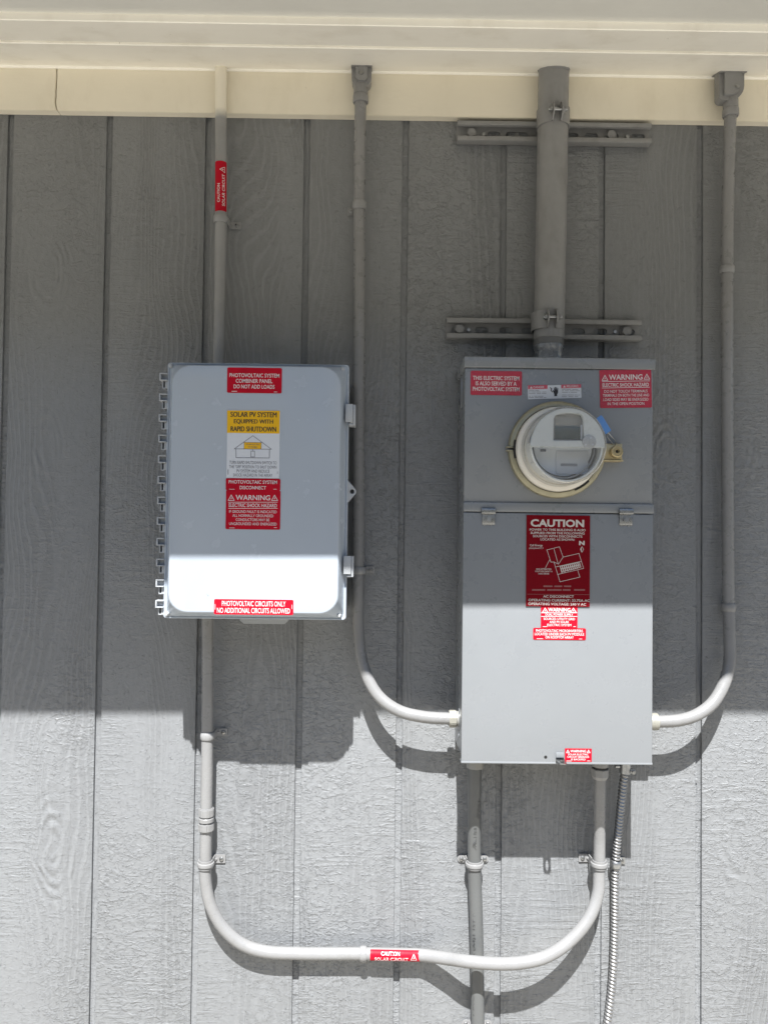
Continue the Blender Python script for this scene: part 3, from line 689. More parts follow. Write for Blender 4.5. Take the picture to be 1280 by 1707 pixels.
l.bar(904, 911.5, 1044.4, .8, 'ink_white'); l.bar(955, 959, 1044.4, .8, 'ink_white'); l.done()
l = Label(panel, 'warning_label', (888.2, 1047, 976, 1066.6), DM, M['red'], 2.4, label='wide low red microinverter notice, lowest of the three under the meter')
l.line('PHOTOVOLTAIC MICROINVERTERS', 931.7, 1051.4, 78, 4.4, bold=.014); l.line('LOCATED UNDER EACH PV MODULE', 931.7, 1057, 82, 4.4, bold=.014); l.line('ON ROOFTOP ARRAY', 932, 1062.3, 47, 4.4, bold=.014)
l.bar(894, 904.5, 1064.6, .7, 'ink_white'); l.bar(964.5, 969.5, 1065, .7, 'ink_white'); l.done()
l = Label(panel, 'warning_label', (941, 1247.8, 985.6, 1269.6), DM, M['red'], .6, label='small red backfed breaker warning at the bottom edge of the door')
l.line('WARNING', 963, 1251.9, 26, 4.2, bold=.016); l.hazard(945.8, 1252.2, 5, 4.8, lw=.7); l.hazard(980.3, 1252.2, 5, 4.8, lw=.7)
l.line('SOLAR ELECTRIC', 963, 1257.4, 34, 3, bold=.01); l.line('CIRCUIT BREAKER', 963, 1261.5, 36.5, 3, bold=.01); l.line('IS BACKFED', 963.2, 1265.7, 24, 3, bold=.01)
l.bar(943.5, 952, 1268.3, .7, 'ink_white'); l.bar(978, 983, 1268.2, .7, 'ink_white'); l.done()

# ------------------------------------------------------------------ electricity meter
mc = P(927, 750, .150)
AX = (0, -1, 0)
meter = thing('electricity_meter', (mc.x, -.145, mc.z), 'round clear domed electricity meter with small display, locked in khaki ring', 'electricity meter')
O = Vector((mc.x, 0, mc.z))
gap = math.radians(2.2)
MB().lathe([(.0765, .1453), (.0885, .1453), (.0900, .1480), (.0900, .1560), (.0885, .1590), (.0865, .1605), (.0815, .1622), (.0800, .1625), (.0790, .1610), (.0800, .1585), (.0765, .150)], O, AX, 96,
           math.radians(180) + gap, math.radians(540) - gap, shut=True).build('sealing_ring', M['khaki'], meter)
# the ring's flared ends at the left
mb = MB()
for s_ in (1, -1): mb.box(O.x - .0945, O.x - .0790, .150, .162, O.z + s_ * .0032 - .0012, O.z + s_ * .0032 + .0012, .0004)
mb.build('ring_flange', M['khaki'], meter)
def arc_block(a0, a1, r0, r1, h0, h1, name, material):
    return MB().lathe([(r0, h0), (r1, h0), (r1, h1), (r0, h1)], O, AX, 14, a0, a1, shut=True).build(name, material, meter)
# lathe angles about AX run from +x; v = AX x u
def ang(px, py, d): # angle of a photo point round the meter axis in lathe terms
    q = P(px, py, d) - O; a = Vector(AX); u = Vector((1, 0, 0)); v = a.cross(u); return math.atan2(q.dot(v), q.dot(u))
a0 = ang(858, 733, .163); a1 = ang(858, 764, .163)
if a1 < a0: a0, a1 = a1, a0
if a1 - a0 > PI: a0, a1 = a1, a0 + 2 * PI
arc_block(a0, a1, .0784, .0824, .160, .1642, 'ring_slot', M['black'])
a0, a1 = sorted((ang(958, 817, .163), ang(982, 803, .163))); arc_block(a0, a1, .0784, .0826, .160, .1642, 'ring_slot', M['black'])
# base shell and clear cover
MB().lathe([(0, .1460), (.0770, .1460), (.0782, .149), (.0782, .1660), (.0765, .1720), (.0735, .1745), (.0700, .1750), (.0700, .1700), (.0660, .1690), (0, .1690)], O, AX, 72).build('meter_base', M['meter_tan'], meter)
MB().lathe([(.0640, .1700), (.0650, .1900), (.0640, .1925), (.0605, .1930), (.0600, .1880), (.0590, .1750)], O, AX, 72, shut=True).build('inner_barrel', M['meter_tan'], meter)
MB().lathe([(.0575, .1700), (.0585, .2010), (.0570, .2035), (.0545, .2035), (.0540, .1990), (.0530, .1750)], O, AX, 72, shut=True).build('bezel_ring', M['galv'], meter)
DF = .2375
MB().lathe([(.0702, .1752), (.0695, .186), (.0680, .2340), (.0668, .2385), (.0645, .2405), (0, .2412)], O, AX, 72).build('clear_cover', M['glass'], meter)
# upper half: opaque face with the display window
R1 = .0640
half = [(R1 * math.cos(t), R1 * math.sin(t)) for t in [PI * k / 40 for k in range(41)]]
zc = -.003
wl, wr, wb, wt = -.0262, .0190, .0110, .0530
def f2(px, py, d=DF):
    q = P(px, py, d); return (q.x, q.z)
fc = P(948, 745.5, DF)
face = [(O.x + x, fc.z + z) for x, z in [(R1 * math.cos(t), (R1) * math.sin(t)) for t in [PI * k / 40 for k in range(41)]] if True]
# keep the half disc concentric with the cover
chord = fc.z - O.z
t0 = math.asin(chord / R1)
face = [(O.x + R1 * math.cos(t), O.z + R1 * math.sin(t)) for t in [t0 + (PI - 2 * t0) * k / 44 for k in range(45)]]
win = [f2(922, 734), f2(973, 734), f2(971.5, 697)] + [f2(969, 691.5), f2(963, 689.5), f2(948, 688.5), f2(934, 689.5), f2(926, 692)] + [f2(922.5, 698)]
MB().plate([face, win], .228, DF, .0012).build('face_plate', M['meter_face'], meter)
MB().lathe([(R1, .1760), (R1, .2279), (R1 - .003, .2279), (R1 - .003, .1760)], O, AX, 44, -t0 - (PI - 2 * t0), -t0, shut=True).build('face_shroud', M['meter_face'], meter)
wq0, wq1 = P(921, 735, .226), P(974, 687, .226)
MB().box(wq0.x, wq1.x, .222, .2262, wq0.z, wq1.z).build('display_surround', M['lcd_frame'], meter)
d0, d1 = P(924.5, 731.5, .2275), P(967.5, 711, .2275)
MB().box(d0.x, d1.x, .2264, .2282, d0.z, d1.z, .0004).build('display', M['lcd'], meter)
d0, d1 = P(968, 733, .234), P(970, 708, .234); MB().box(d0.x, d1.x, .2264, .2345, d0.z, d1.z, .0003).build('display_edge', M['paper'], meter)
d0, d1 = P(925, 708, .2275), P(968, 693, .2275); MB().box(d0.x, d1.x, .2264, .2272, d0.z, d1.z, .0003).build('display_label', M['pvc_light'], meter)
# shallow shoulders moulded either side of the window
for xa, xb in ((890, 920), (975.5, 1006)):
    pass
pq = P(981.5, 736.5, DF)
po = MB().lathe([(0, .0012), (.0098, .0012), (.0118, .0006), (.0124, -.0006)], (pq.x, -DF - .0006, pq.z), AX, 28).build('optical_port', M['port'], meter)
for ax_, az_ in ((-.0062, -.0052), (.0058, -.005), (.0024, .0066)): MB().cyl((pq.x + ax_, -DF - .0012, pq.z + az_), AX, .0016, .0014, 10).build('port_contact', M['paper'], po)
# lower half: nameplate sunk behind the clear cover
MB().lathe([(0, .2002), (.0520, .2002), (.0528, .1985), (.0528, .1900), (0, .190)], O, AX, 48).build('nameplate', M['meter_white'], meter)
q0, q1 = P(926, 790, .2012), P(980, 752, .2012); MB().box(q0.x, q1.x, .2004, .2022, q0.z, q1.z, .0008).build('nameplate_card', M['paper'], meter)
q0, q1 = P(934, 777, .2032), P(962, 773, .2032); MB().box(q0.x, q1.x, .2024, .2030, q0.z, q1.z).build('printed_bar', M['ink_fine'], meter)
q0 = P(905, 751, .2015); MB().box(q0.x - .005, q0.x + .005, .2004, .2024, q0.z - .002, q0.z + .002, .0003).build('printed_mark', M['ink_line'], meter)
# lock, seal
k0, k1 = P(1010, 769.5, .16), P(1037, 739.5, .16)
lb = MB().box(O.x + .078, k1.x, .1455, .160, k0.z, k1.z, .0015); lb.box(O.x + .080, k1.x - .001, .1600, .1700, k0.z, k0.z + .0025, .0006)
lb.box(O.x + .080, k1.x - .002, .160, .164, k0.z + .0028, k1.z - .001, .001)
lbo = lb.build('lock_bracket', M['brass'], meter)
kc = P(1028, 752.5, .175)
kl = MB().lathe([(0, .1645), (.0105, .1645), (.0110, .1655), (.0110, .1760), (.0100, .1772), (.0088, .1775), (.0084, .1766), (.0058, .1766), (.0054, .1775), (.0038, .1775), (.0034, .1740), (0, .1740)], (kc.x, 0, kc.z), AX, 30).build('barrel_lock', M['brass'], lbo)
MB().cyl((kc.x, -.1741, kc.z), AX, .0026, .0006, 12).build('keyhole', M['black'], lbo)
s0, s1 = P(997, 695, .20), P(1013, 721, .19)
seal = thing('meter_seal', s1, 'bright blue plastic seal tag hanging beside the clear meter dome', 'seal')
dv = (s1 - s0); nv = Vector((dv.z, 0, -dv.x)).normalized() * .0058; tv = Vector((0, -.0035, 0))
MB().loft([[s0 - nv * .8 - tv, s0 + nv * .8 - tv, s0 + nv * .8 + tv, s0 - nv * .8 + tv], [s0 + dv * .15 - nv - tv, s0 + dv * .15 + nv - tv, s0 + dv * .15 + nv + tv, s0 + dv * .15 - nv + tv], [s1 - nv - tv, s1 + nv - tv, s1 + nv + tv, s1 - nv + tv]]).build('seal_body', M['blue'], seal)
MB().tube(smoothpath([s1, P(1018, 727, .185), P(1026, 737, .17), P(1025, 742, .165)], 6), .0007, 8).build('seal_wire', M['galv'], seal)
MB().tube(smoothpath([s1, P(1012, 728, .180), P(1018, 736, .17), P(1022, 741, .165)], 6), .0007, 8).build('seal_wire', M['galv'], seal)

# ------------------------------------------------------------------ straps
def strap(px, py, d, r, label, axis='v', tab=1, width=.0145, tablen=.020, material=None, ribbed=False, screw='galv', two=False, slot=False, lean=0.0, wallgap=.0):
    """one-hole (or two-hole) pipe strap round a pipe at P(px,py,d), screwed to the siding"""
    c = P(px, py, d); material = material or M['paint']
    t = thing('pipe_strap', (c.x, 0, c.z), label, 'pipe strap', 'straps that hold the pipes to the wall')
    ax = Vector((lean, 0, 1)).normalized() if axis == 'v' else Vector((1, 0, lean)).normalized()
    side = Vector((1, 0, 0)) if axis == 'v' else Vector((0, 0, 1))
    w = width / 2; k = .0022; ri = r + .0004
    if ribbed: prof = [(ri, -w), (ri + k, -w), (ri + k, -w * .5), (ri + k + .0022, -w * .38), (ri + k + .0026, 0), (ri + k + .0022, w * .38), (ri + k, w * .5), (ri + k, w), (ri, w)]
    else: prof = [(ri, -w), (ri + k * .6, -w), (ri + k, -w * .8), (ri + k * 1.2, 0), (ri + k, w * .8), (ri + k * .6, w), (ri, w)]
    mb = MB(); mb.lathe(prof, c, ax, 30, math.radians(-112), math.radians(112), shut=True)
    tabs = (1, -1) if two else (tab,)
    marks = []
    for s_ in tabs:
        a_ = ri + k * .4; e = a_ + tablen; hw = w * 1.0; R = hw * .9 if two else .0015
        # leg from band back to the wall, then the flat ear
        def q(u, v, dd): 
            p = Vector((c.x, -dd, c.z)) + side * (u * s_) + (ax if axis == 'v' else ax) * v; return p
        d_in = .0014 + wallgap
        th = .0018
        mb.loft([[q(a_ - .0016, -hw, c.y * -1), q(a_ + .0004, -hw, c.y * -1), q(a_ + .0004, hw, c.y * -1), q(a_ - .0016, hw, c.y * -1)],
                 [q(a_ - .0008, -hw, d_in), q(a_ + .0016, -hw, d_in), q(a_ + .0016, hw, d_in), q(a_ - .0008, hw, d_in)]])
        hole_u = e - (hw if two else .0075)
        if axis == 'v': outl = [(c.x + s_ * u, c.z + v) for u, v in rrect(a_ - .0006, e, -hw, hw, R, 5)]; hc = (c.x + s_ * hole_u, c.z)
        else: outl = [(c.x + v, c.z + s_ * u) for u, v in rrect(a_ - .0006, e, -hw, hw, R, 5)]; hc = (c.x, c.z + s_ * hole_u)
        mb.plate([outl, circle(hc[0], hc[1], .0028, 14)], d_in, d_in + th, .0004)
        # pressed rib where band meets ear
        mb.loft([[q(a_, -hw * .3, d_in + th), q(a_, hw * .3, d_in + th), q(a_, hw * .25, d_in + th + .006), q(a_, -hw * .25, d_in + th + .006)],
                 [q(a_ + .006, -hw * .2, d_in + th - .0004), q(a_ + .006, hw * .2, d_in + th - .0004), q(a_ + .006, hw * .15, d_in + th + .0003), q(a_ + .006, -hw * .15, d_in + th + .0003)]])
        marks.append((hc, d_in + th))
    mb.build('strap_band', material, t)
    for hc, dd in marks:
        so_ = MB().lathe([(.0022, -.003), (.0044, .0002), (.0046, .0012), (.0038, .0024), (.0020, .0030), (0, .0031)], (hc[0], -dd, hc[1]), (0, -1, 0), 18).build('screw', M[screw], t)
        mb2 = MB(); mb2.box(hc[0] - .0028, hc[0] + .0028, dd + .0026, dd + .0033, hc[1] - .0005, hc[1] + .0005); mb2.build('screw_slot', M['dark'], so_)
    return t
PR = .0117
# ------------------------------------------------------------------ conduit into the combiner's top
c1 = thing('conduit', P(366, 604, .032), 'straight conduit from soffit to top of combiner box with red solar circuit sticker', 'conduit')
top = P(368.5, 111, .034); top.z = ZS + .01
pa, pb, pe = P(368.5, 187, .034), P(368, 188, .034), P(365.5, 604, .032); pe.z = CZ1 - .006; pe.y = -.032
ZO = P(368.6, 186, .044).z
def overspray_mat():
    m = M['paint'].copy(); m.name = 'oversprayed_pipe_paint'; n = m.node_tree; b = n.nodes['Principled BSDF']
    src = b.inputs['Base Color'].links[0].from_socket
    g = n.nodes.new('ShaderNodeNewGeometry'); sp = n.nodes.new('ShaderNodeSeparateXYZ'); n.links.new(g.outputs['Position'], sp.inputs[0])
    t = n.nodes.new('ShaderNodeTexNoise'); t.inputs['Scale'].default_value = 60; n.links.new(g.outputs['Position'], t.inputs['Vector'])
    ad = n.nodes.new('ShaderNodeMath'); ad.operation = 'MULTIPLY_ADD'; n.links.new(t.outputs['Fac'], ad.inputs[0]); ad.inputs[1].default_value = .012; n.links.new(sp.outputs['Z'], ad.inputs[2])
    mr = n.nodes.new('ShaderNodeMapRange'); mr.interpolation_type = 'SMOOTHSTEP'; n.links.new(ad.outputs[0], mr.inputs[0]); mr.inputs[1].default_value = ZO - .006; mr.inputs[2].default_value = ZO + .018
    mx = n.nodes.new('ShaderNodeMix'); mx.data_type = 'RGBA'; n.links.new(mr.outputs[0], mx.inputs['Factor']); n.links.new(src, mx.inputs[6]); mx.inputs[7].default_value = (.74, .70, .60, 1)
    n.links.new(mx.outputs[2], b.inputs['Base Color']); return m
MB().tube([top, P(368.5, 150, .034)] + smoothpath([P(368.6, 187.6, .034), P(369, 280, .033), P(368, 450, .032), pe], 6), PR, 24).build('pipe', overspray_mat(), c1)
# flat sticker wrapped round the pipe
def wrap_label(parent, px0, py0, px1, py1, d, axis, a0, a1, name, lab, lines, hz):
    """curved sticker on a pipe: lines are (text, u centre, v centre, u length, v height), u along the pipe, v round it (radians from facing the wall's outside)"""
    A, B = P(px0, py0, d), P(px1, py1, d); ax = (B - A); Lg = ax.length; ax.normalize()
    r = PR + .0006
    u0 = Vector((0, -1, 0)); u0 = (u0 - ax * u0.dot(ax)).normalized(); v0 = ax.cross(u0)
    def S(u, a, rr): return A + ax * u + (u0 * math.cos(a) + v0 * math.sin(a)) * rr
    mb = MB(); n = 16
    rings = []
    for k in range(n + 1):
        a = a0 + (a1 - a0) * k / n; e = .0012 if k in (0, n) else 0
        rings.append([S(e, a, r - .0004), S(Lg - e, a, r - .0004), S(Lg - e, a, r), S(e, a, r)])
    o = mb.loft(rings).build(name, M['red'], parent); o['label'] = lab
    ink = MB()
    for t, uc, vc, ul, vh in lines:
        tmp = MB(); text_into(tmp, t, 0, 0, ul, vh, 0, 0, .012)
        for v in tmp.bm.verts: v.co = S(uc + v.co.x, -(vc + v.co.z / r), r + .0003)
        tmp.build('lettering', M['ink_white'], o)
    uc, vc, w, h = hz
    tri = [(-w / 2, -h / 2), (w / 2, -h / 2), (0, h / 2)]
    b = ink.bm
    for i in range(3):
        p, q = Vector(tri[i]), Vector(tri[(i + 1) % 3]); tt = (q - p).normalized(); nn = Vector((-tt.y, tt.x)) * .0005
        for s_ in range(4):
            e0, e1 = p.lerp(q, s_ / 4), p.lerp(q, (s_ + 1) / 4)
            b.faces.new([b.verts.new(S(uc + x.x, -(vc + x.y / r), r + .0003)) for x in (e0 - nn, e1 - nn, e1 + nn, e0 + nn)])
    bolt = [(.08, .2), (-.12, -.17), (-.01, -.15), (-.07, -.42), (.13, -.04), (.02, -.05)]
    b.faces.new([b.verts.new(S(uc + x * w, -(vc + y * h / r), r + .0003)) for x, y in bolt])
    ink.build('hazard_symbol', M['ink_white'], o)
    return o
L1 = (P(369, 355, .033) - P(369, 272.5, .033)).length
wrap_label(c1, 368.6, 355, 368.8, 272.5, .033, 'v', -1.0, 1.32, 'warning_label', 'red sticker running up the pipe reading caution solar circuit',
           [('CAUTION', .036, .20, .038, .0056), ('SOLAR CIRCUIT', .042, -.62, .064, .0060)], (.0835, -.42, .0115, .0105))
strap(368.5, 366, .0325, PR, 'small grey one hole strap just below the red pipe sticker near the soffit', tab=1, tablen=.022, screw='zinc')

# ------------------------------------------------------------------ conduit bodies under the soffit
def conduit_body(parent, px, d, x0, x1, yb, yh, square=False):
    """elbow body hung under the sloping soffit; yb, yh: rows where its belly and its hub end"""
    c = P(px, yb, d); dF = d + .020; zb = P(px, yb, dF).z; zh = P(px, yh, d + .015).z
    xa, xb = P(x0, 125, dF).x, P(x1, 125, dF).x
    z1 = ZS + .004; n = 7; H = soffit_z(dF) - zb
    r = min(H * .75, (xb - xa) * (.60 if square else .42)); ra = .009 if square else r
    lo = [(xa, z1)]
    for k in range(n + 1): t = math.radians(180 + 90 * k / n); lo.append((xa + ra + ra * math.cos(t), zb + ra + ra * math.sin(t)))
    for k in range(n + 1): t = math.radians(270 + 90 * k / n); lo.append((xb - r + r * math.cos(t), zb + r + r * math.sin(t)))
    lo += [(xb, z1)]
    o = MB().plate([lo], d - .010, dF, .008).build('conduit_body', M['paint_strut'], parent)
    e = .0012
    MB().loft([[Vector((x, -dd, soffit_z(dd) + h)) for x, dd in ((xa - e, d - .02), (xb + e, d - .02), (xb + e, dF + e), (xa - e, dF + e))] for h in (.001, -.0022)]).build('body_cover', M['paint_strut'], o)
    h = MB(); L_ = zb + .004 - zh
    h.lathe([(.0138, .006), (.0146, 0), (.0146, -L_ * .42), (.0136, -L_ * .45), (.0136, -L_ * .5), (.0154, -L_ * .53), (.0158, -L_ * .57), (.0158, -L_ * .92), (.0146, -L_), (.0120, -L_ - .0004), (.0120, -L_ + .005)], (c.x, -d, zb + .004), (0, 0, 1), 30)
    h.build('conduit_hub', M['paint_strut'], parent)
    return c, zh
LBS = 'painted conduit elbow bodies under the soffit'
c2 = thing('conduit', P(765, 1199, .066), 'grey conduit down between the two boxes, curving right into the steel panel side', 'conduit')
cc, zz = conduit_body(c2, 601.5, .045, 586, 619, 140, 165)
sx = P(602, 121, .0652); sw = MB().lathe([(0, .0016), (.0042, .0014), (.0048, 0)], (sx.x, -.0652, sx.z), (0, -1, 0), 16).build('body_screw', M['zinc'], c2)
pts = [Vector((cc.x, -.045, zz + .02)), P(600.5, 200, .043), P(599, 340, .032), P(599.5, 500, .0285), P(598, 700, .0285), P(598, 900, .0285), P(597, 1000, .030), P(598, 1060, .034), P(606, 1112, .044), P(629, 1158, .056), P(663, 1184, .064), P(705, 1195, .066), P(748, 1198, .066), P(768, 1198.5, .066)]
MB().tube(smoothpath(pts, 8), PR, 24).build('pipe', M['paint_light'], c2)
e = P(748, 1198, .066); 
f = MB(); f.hexnut((e.x, e.y, e.z), (1, 0, 0), .0172, .0145, 8, .39, .0014); f.build('compression_nut', M['fitting'], c2)
f = MB(); f.cyl((e.x + .0150, e.y, e.z), (1, 0, 0), .0148, .008, 24, .001); f.cyl((e.x + .0235, e.y, e.z), (1, 0, 0), .0165, max(MX0 + .003 - e.x - .0235, .002), 24, .0006); f.build('connector_body', M['pvc_light'], c2)
strap(599, 343, .032, PR, 'painted strap high on the conduit between the boxes, under the elbow body', tab=-1, width=.017, tablen=.012)
strap(598.5, 951, .0285, PR, 'painted strap beside the lower latch of the combiner box', tab=1, width=.014, tablen=.018, screw='paint_strut')
c3 = thing('conduit', P(1090, 1203, .066), 'right hand grey conduit dropping from soffit and curving left into the steel panel', 'conduit')
cc, zz = conduit_body(c3, 1217, .045, 1201, 1243, 163, 188, True)
sx = P(1228, 144, .0652); sw = MB().lathe([(0, .0016), (.0042, .0014), (.0048, 0)], (sx.x, -.0652, sx.z), (0, -1, 0), 16).build('body_screw', M['zinc'], c3)
pts = [Vector((cc.x, -.045, zz + .02)), P(1216, 215, .043), P(1213.5, 290, .034), P(1211.5, 400, .0285), P(1211, 600, .0275), P(1212, 850, .0275), P(1213.5, 1000, .029), P(1215, 1060, .034), P(1215, 1105, .040), P(1206, 1140, .047), P(1187, 1172, .056), P(1160, 1192, .063), P(1130, 1201, .066), P(1098, 1203, .066), P(1086, 1203, .066)]
MB().tube(smoothpath(pts, 8), PR, 24).build('pipe', M['paint_light'], c3)
e = P(1094.5, 1203, .066)
MB().cyl((MX1 - .004, e.y, e.z), (1, 0, 0), .0165, e.x - MX1 + .005, 24, .001).build('connector_body', M['fitting'], c3)
strap(1211, 450, .028, PR, 'loose painted strap halfway up the right hand conduit', tab=1, width=.014, tablen=.008, lean=.06)
strap(1213.5, 1012, .029, PR, 'painted strap low on the right hand conduit above its bend', tab=1, width=.0155, tablen=.010, material=M['paint_strut'])

# ------------------------------------------------------------------ service mast on struts
def slots_plate(cz, x0, x1, skip):
    return [stadium(x, cz, .029, .0135) for x in skip]
def strut(px0, px1, pyc, label, slots, bolts, screws):
    a, b = P(px0, pyc, .0206), P(px1, pyc, .0206); z = (a.z + b.z) / 2; x0, x1 = a.x, b.x; H = .0206; t = .0026
    T = thing('strut_channel', ((x0 + x1) / 2, 0, z), label, 'steel channel', 'slotted channels behind the service mast')
    back = MB().plate([[(x0, z - H + t), (x1, z - H + t), (x1, z + H - t), (x0, z + H - t)]] + [stadium(P(s, pyc, .003).x, z, .0275, .0130) for s in slots], .0008, .0034)
    back.build('slotted_back', M['paint_strut'], T)
    for s_ in (1, -1):
        zf = z + s_ * H
        f = MB(); lo, hi = sorted((zf, zf - s_ * t)); f.box(x0, x1, .0008, .0200, lo, hi, .0009)
        lo2, hi2 = sorted((zf - s_ * .0005, zf - s_ * .0095)); f.box(x0 + .0003, x1 - .0003,   .0180, .0207, lo2, hi2, .0011)
        lo3, hi3 = sorted((zf - s_ * .0072, zf - s_ * .0096)); f.box(x0 + .0006, x1 - .0006, .0125, .0179, lo3, hi3, .0006)
        f.build('channel_lip', M['paint_strut'], T)
    for s in bolts:
        q = P(s, pyc, .012); mb = MB(); mb.hexnut((q.x, -.0058, z), (0, -1, 0), .0102, .0075, 6, .2, .001); mb.cyl((q.x, -.0036, z), (0, -1, 0), .0128, .002, 22); mb.build('lag_bolt', M['paint_strut'], T)
    for s in screws:
        q = P(s, pyc, .006); MB().lathe([(0, .0018), (.0016, .0022), (.0036, .0020), (.0048, .0004), (.0048, 0)], (q.x, -.0036, z), (0, -1, 0), 16).build('screw', M['galv'], T)
    return T, z
_, zA = strut(762, 1086, 219, 'upper slotted grey strut channel at the edge of the cream trim behind the mast', (823, 854, 869, 952, 985, 1019, 1063), (786, 1019), (806, 1046))
_, zB = strut(744, 1069.5, 548, 'lower slotted grey strut channel above the meter panel behind the mast', (764, 803, 843, 880, 963, 1000, 1046), (766, 1044), (781, 1025))
MR = .0302; MD = .0520
mast = thing('service_mast', P(914, 590, MD), 'thick grey vertical service mast from soffit down to top of meter panel', 'service mast')
t0 = P(923, 113, MD); t0.z = ZS + .02; t1 = P(914.5, 566, MD)
MB().tube([t0, P(919, 330, MD), t1], MR, 40).build('pipe', M['paint_strut'], mast)
b0 = P(914.3, 566, MD); b1 = P(914, 577, MD)
n_ = 36; th = []
for k in range(n_ + 1):
    th.append((b0.lerp(b1, k / n_))); 
rs = [MR - .0012 + (.0009 if (k % 6) in (1, 2, 3) else -.0002) for k in range(n_ + 1)]
MB().tube(th, rs, 36).build('threaded_end', M['paint_strut'], mast)
hb = P(914, 577, MD); zt_ = MZ1 + .0016
MB().lathe([(MR - .002, .002), (MR - .0005, 0), (MR - .0005, -.006), (MR - .002, -.0085), (MR - .002, zt_ - hb.z + .004), (MR + .006, zt_ - hb.z + .0015), (MR + .012, zt_ - hb.z - .001)], hb, (0, 0, 1), 44).build('panel_hub', M['hub'], mast)
for s_ in (892, 946):
    q = P(s_, 596, MD + .03); MB().hexnut((q.x, -(MD + .022), zt_ - .001), (0, 0, 1), .0048, .0045, 6, .1, .0006).build('hub_screw', M['zinc'], mast)
rr = MB(); ringp = []
ro = random.Random(3)
for k in range(40):
    t = 2 * PI * k / 40; rad = MR + .0012 + .0016 * ro.random()
    ringp.append((t, rad))
top_r = [Vector((t0.x + rad * math.cos(t), -MD + rad * math.sin(t), soffit_z(MD - rad * math.sin(t)) - .0004)) for t, rad in ringp]; bot_r = [Vector((t0.x + (rad - .001) * math.cos(t), -MD + (rad - .001) * math.sin(t), soffit_z(MD - rad * math.sin(t)) - .003)) for t, rad in ringp]
inn_b = [Vector((t0.x + (MR + .0002) * math.cos(t), -MD + (MR + .0002) * math.sin(t), soffit_z(MD - MR * math.sin(t)) - .0035)) for t, rad in ringp]
rr.loft([top_r, bot_r, inn_b], cap=False).build('sealant_collar', M['paint_strut'], mast)
# two-piece clamps
def clamp(z, pxc, label):
    q = P(pxc, 200, MD); o = Vector((q.x, -MD, z))
    T = thing('pipe_clamp', o, label, 'pipe clamp', 'two piece clamps round the service mast')
    H = .0180; ri = MR + .0003; ro_ = MR + .0026
    for s_ in (1, -1):
        mb = MB(); a0_, a1_ = math.radians(14), math.radians(152)
        mb.lathe([(ri, -H), (ro_, -H), (ro_, H), (ri, H)], o, (0, 0, 1), 24, s_ * a0_, s_ * a1_, shut=True)
        # ear that stands out at the front
        xo = s_ * -1; 
        u = Vector((0, -1, 0)); v = Vector((0, 0, 1)).cross(u); dirv = u * math.cos(s_ * a0_) + v * math.sin(s_ * a0_)
        base = o + dirv * ri; sd = v * s_
        e0 = base; prof = [(-H, 0), (-H, .006), (-H * .6, .0165), (0, .0205), (H * .6, .0165), (H, .006), (H, 0)]
        r1 = [e0 + Vector((0, 0, h)) + u * y for h, y in prof]; r2 = [p + sd * .0024 for p in r1]
        mb.loft([r1, r2])
        mb.build('clamp_half', M['paint_strut'], T)
    mb = MB(); mb.cyl(o + Vector((-.018, -MR - .0095, 0)), (1, 0, 0), .0033, .037, 14); mb.build('clamp_bolt', M['galv'], T)
    for s_ in (1, -1): MB().hexnut(o + Vector((s_ * .0104, -MR - .0095, 0)), (s_, 0, 0), .0064, .0050, 6, .3, .0006).build('clamp_nut', M['zinc'] if s_ < 0 else M['paint_strut'], T)
clamp(P(921, 191, MD + .02).z, 921.5, 'upper two piece clamp gripping the mast with a shiny nut')
clamp(P(915, 533, MD + .02).z, 915, 'lower two piece clamp gripping the mast above the panel hub')

# ------------------------------------------------------------------ lower conduit from combiner to panel
c4 = thing('conduit', P(345, 1040, .034), 'long pale conduit looping from combiner bottom along the sunlit wall up into panel bottom', 'conduit')
st = P(346, 1036, .040); st.z = CZ0 + .012; st.y = -.040
pts = [st, P(346.5, 1130, .034), P(346, 1228, .0285), P(344.5, 1330, .0275), P(343, 1440, .0265), P(343, 1468, .0262), P(350, 1505, .026), P(370, 1544, .0255), P(402, 1573, .0245), P(440, 1586, .0235), P(500, 1589.5, .022), P(605, 1590, .022), P(660, 1591, .0222), P(702, 1592.2, .0240), P(742, 1597.5, .044), P(782, 1603, .068), P(830, 1606.5, .075), P(870, 1604.5, .074), P(910, 1594.5, .068), P(950, 1568, .058), P(982, 1529, .046), P(996, 1490, .036), P(998, 1455, .031), P(998.5, 1400, .034), P(999.5, 1300, .058)]
en = P(999.5, 1290, .060); en.z = MZ0 + .01; en.x = pts[-1].x; pts.append(en)
path4 = smoothpath(pts, 8)
MB().tube(path4, PR, 24).build('pipe', M['paint_light'], c4)
# coupling at the left
cq = P(344.3, 1366, .0275); f = MB(); ax = (-.004, 0, 1)
f.hexnut(cq + Vector((0, 0, .006)), ax, .0158, .017, 8, .39, .0018); f.build('coupling_nut', M['paint_light'], c4)
f = MB(); f.cyl(cq + Vector((0, 0, -.004)), ax, .0152, .0085, 24, .001); f.build('coupling_sleeve', M['paint_light'], c4)
f = MB(); f.hexnut(cq + Vector((0, 0, -.0225)), ax, .0163, .017, 8, .39, .0022); f.build('coupling_nut', M['paint_light'], c4)
